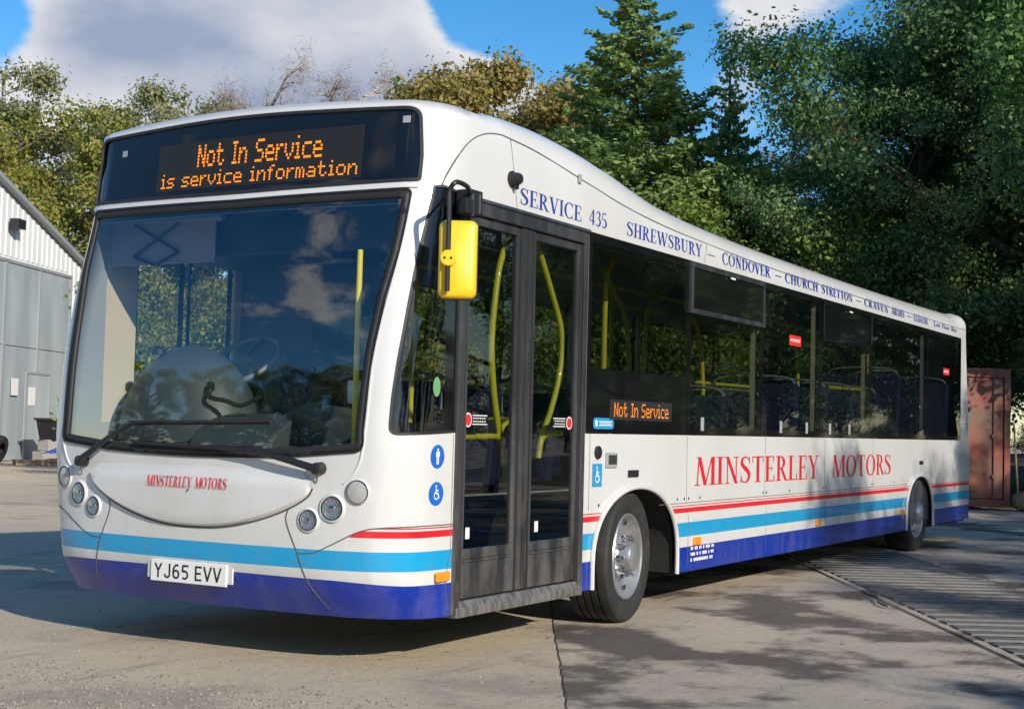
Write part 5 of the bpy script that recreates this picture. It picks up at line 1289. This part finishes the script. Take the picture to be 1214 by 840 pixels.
for uu, zz, h_ in ((6.7, 1.75, .45), (5.6, 1.50, .5)):
    b = MB(); b.span((uu, .155, zz), (uu+.42, .165, zz+h_)); b.build('notice', m_stick, wd if uu < 6 else sh)
b = MB(); b.span((7.05, .1, 6.15), (7.5, .35, 6.4)); b.build('flood_lamp', m_black, sh)
b = MB(); b.tube([(-.1, .30, 5.0), (-.1, .30, 0)], .05, 8); b.tube([(.6, .3, 5.4), (.55, .3, 6.5)], .03, 6); b.build('downpipe', m_clad, sh)
# junk in front of it
def sw(u, v): return (26.9-.908*u+.419*v, 29.68-.419*u-.908*v)
m_wood = mat('weathered_timber', (.38, .29, .18), .8, noise=(6, (.22, .17, .11), .4, .65, (1, 1, 5))); m_rust = mat('rusty_red_paint', (.30, .085, .055), .75, noise=(1.6, (.20, .12, .09), .42, .62), bump=(9, .5, .01)); m_block = mat('grey_concrete_block', (.36, .34, .31), .9)
for i, (u, v, rz, z) in enumerate(((8.2, 2.2, .2, 0), (6.9, 2.3, -.1, 0), (9.4, 1.9, .5, 0), (7.6, 2.3, .3, .15))):
    x, y = sw(u, v); p_ = empty('pallet', (x, y, z), rz+math.atan2(-.419, -.908), label=['wooden pallet under the blue tarpaulin before the shed', 'wooden pallet nearest the bus before the shed', 'wooden pallet at the far left before the shed', 'wooden pallet lying on top of the others'][i], cat='pallet')
    for k in range(6): b = MB(); b.box((0, -.45+k*.18, .12), (1.2, .11, .022)); b.build('board', m_wood, p_)
    for k in (-.5, 0, .5): b = MB(); b.box((k, 0, .06), (.1, 1.0, .09)); b.build('bearer', m_wood, p_)
x, y = sw(8.8, .65); b = MB(); b.lathe([(.19, -.09), (.33, -.10), (.36, -.05), (.36, .05), (.33, .10), (.19, .09)], ax='y', n=28); o = b.build('old_tyre', m_tyre, smooth=40, loc=(x, y, .36)); o.rotation_euler = (radians(-14), 0, math.atan2(-.419, -.908)); tag(o, 'old black tyre standing against the grey shed door', 'tyre')
x, y = sw(7.9, 2.3); b = MB(); rn = random.Random(2); n = 14
for i in range(n+1):
    for j in range(n+1):
        a, c_ = i/n*2-1, j/n*2-1; b.v.append((a*.8, c_*.45, .28+.22*max(0, 1-a*a)*max(0, 1-c_*c_)+rn.uniform(-.03, .03)))
for i in range(n):
    for j in range(n): q = i*(n+1)+j; b.face((q, q+n+1, q+n+2, q+1))
tag(b.build('tarpaulin', mat('blue_tarpaulin', (.03, .11, .45), .5), loc=(x, y, .0), smooth=60), 'crumpled blue tarpaulin over the pallets by the shed', 'tarpaulin')
x, y = sw(7.05, 1.3); rzs = math.atan2(-.419, -.908)
for i, (du, z, lb) in enumerate(((0, 0, 'lower left concrete block under the dark bin'), (.62, 0, 'lower right concrete block under the dark bin'), (.3, .31, 'upper concrete block carrying the dark bin'))):
    x, y = sw(6.75+du, 1.3); b = MB(); b.box((0, 0, .15), (.58, .4, .29)); tag(b.build('concrete_block', m_block, loc=(x, y, z), bevel=.01), lb, 'block'); 
x, y = sw(7.05, 1.3); b = MB(); 
for zz, w in ((0, .30), (.5, .40), (.5, .46), (.56, .46)): b.v += [(sx_*w, sy_*w*.7, zz) for sx_, sy_ in ((-1, -1), (1, -1), (1, 1), (-1, 1))]
for l_ in range(3):
    for j in range(4): b.face((l_*4+j, l_*4+(j+1) % 4, l_*4+4+(j+1) % 4, l_*4+4+j))
b.face((0, 1, 2, 3)); b.face((12, 13, 14, 15)); o = b.build('storage_bin', m_black, loc=(x, y, .61)); o.rotation_euler = (0, 0, rzs); tag(o, 'dark plastic bin standing on concrete blocks by the shed', 'bin')
for i, u in enumerate((.3, .9, 1.5)):
    x, y = sw(u+.2, 1.1); o = MB(); o.tube([(0, 0, 0), (0, 0, 2.7)], .05, 4); o.tube([(.45, 0, 0), (.45, 0, 2.7)], .05, 4)
    for z in (.5, 1.4, 2.3): o.tube([(0, 0, z), (.45, 0, z)], .045, 4)
    t_o = o.build('timber_frame', m_wood, loc=(x, y, 0)); t_o.rotation_euler = (radians(16), radians(3*i-3), rzs+radians(180)); tag(t_o, ['timber frame leaning on the shed, nearest its corner', 'middle timber frame leaning on the shed', 'timber frame leaning on the shed, nearest the grey door'][i], 'timber frame')
# ------------------------------------------------------------------ rusty container on the right
ca = radians(120); ct = empty('rusty_container', (20.09, 1.04, 0), ca, label='rust red steel container standing behind the back end of the bus', cat='container')
b = MB(); b.span((.06, -2.9, .12), (2.38, -.04, 2.36)); b.build('shell', m_rust, ct)
for x0, x1 in ((0, .10), (2.34, 2.44)): b = MB(); b.span((x0, -.10, .08), (x1, .02, 2.44)); b.build('corner_post', m_rust, ct)
for z0_, z1_ in ((.06, .18), (2.30, 2.45)): b = MB(); b.span((.10, -.10, z0_), (2.34, .012, z1_)); b.build('end_rail', m_rust, ct)
for x0, x1 in ((.12, 1.21), (1.23, 2.32)):
    b = MB(); b.span((x0, -.06, .20), (x1, -.012, 2.28)); dd = b.build('container_door', m_rust, ct, bevel=.01)
    r_ = MB(); r_.tube([(x0+.16, .010, .12), (x0+.16, .010, 2.38)], .016, 6); r_.build('locking_bar', m_rust, dd)
    for q in (.55, 1.25, 1.9): r_ = MB(); r_.span((x0+.13, -.012, q), (x0+.2, .03, q+.06)); r_.build('bar_keeper', m_rust, dd)
b = MB(); b.lathe([(0, -.30), (.15, -.30), (.17, -.27), (.17, .27), (.15, .30), (.05, .302), (0, .28)], ax='x', n=18); o = b.build('log', mat('cut_log_end', (.42, .31, .19), .85, noise=(12, (.28, .2, .12), .4, .6)), smooth=40, loc=(20.0, .72, .17)); o.rotation_euler = (0, 0, radians(215)); tag(o, 'short sawn log lying on the ground right of the rusty container', 'log')
o = MB(); o.tube([(19.98, .86, 0), (20.1, .98, 1.5)], .015, 6); tag(o.build('pole', m_wood), 'thin pole leaning against the right edge of the rusty container', 'pole')
b = MB(); b.tube(spline([(5.2, -.75, .02), (5.0, -.9, .03), (4.7, -1.0, .02), (4.5, -1.12, .02)], 4), .008, 5); tag(b.build('twig', m_bark), 'thin fallen twig on the stained concrete beside the bus', 'twig')
# low bank and litter under the trees
b = MB(); rn = random.Random(9); n = 26
for i in range(n+1):
    for j in range(9):
        x = 19.2+j*1.6+.3*sin(i); y = -14+i*1.2; h_ = -.03 if j == 0 else .05+.10*j+rn.uniform(-.05, .05); b.v.append((x, y, h_))
for i in range(n):
    for j in range(8): q = i*9+j; b.face((q, q+9, q+10, q+1))
b.v = [(x+1.6, y, z) for x, y, z in b.v]
b.build('earth_bank', mat('dark_leafy_soil', (.07, .055, .035), .95, noise=(3, (.05, .07, .03), .45, .6), bump=(15, .8, .05)), smooth=60, kind='structure')
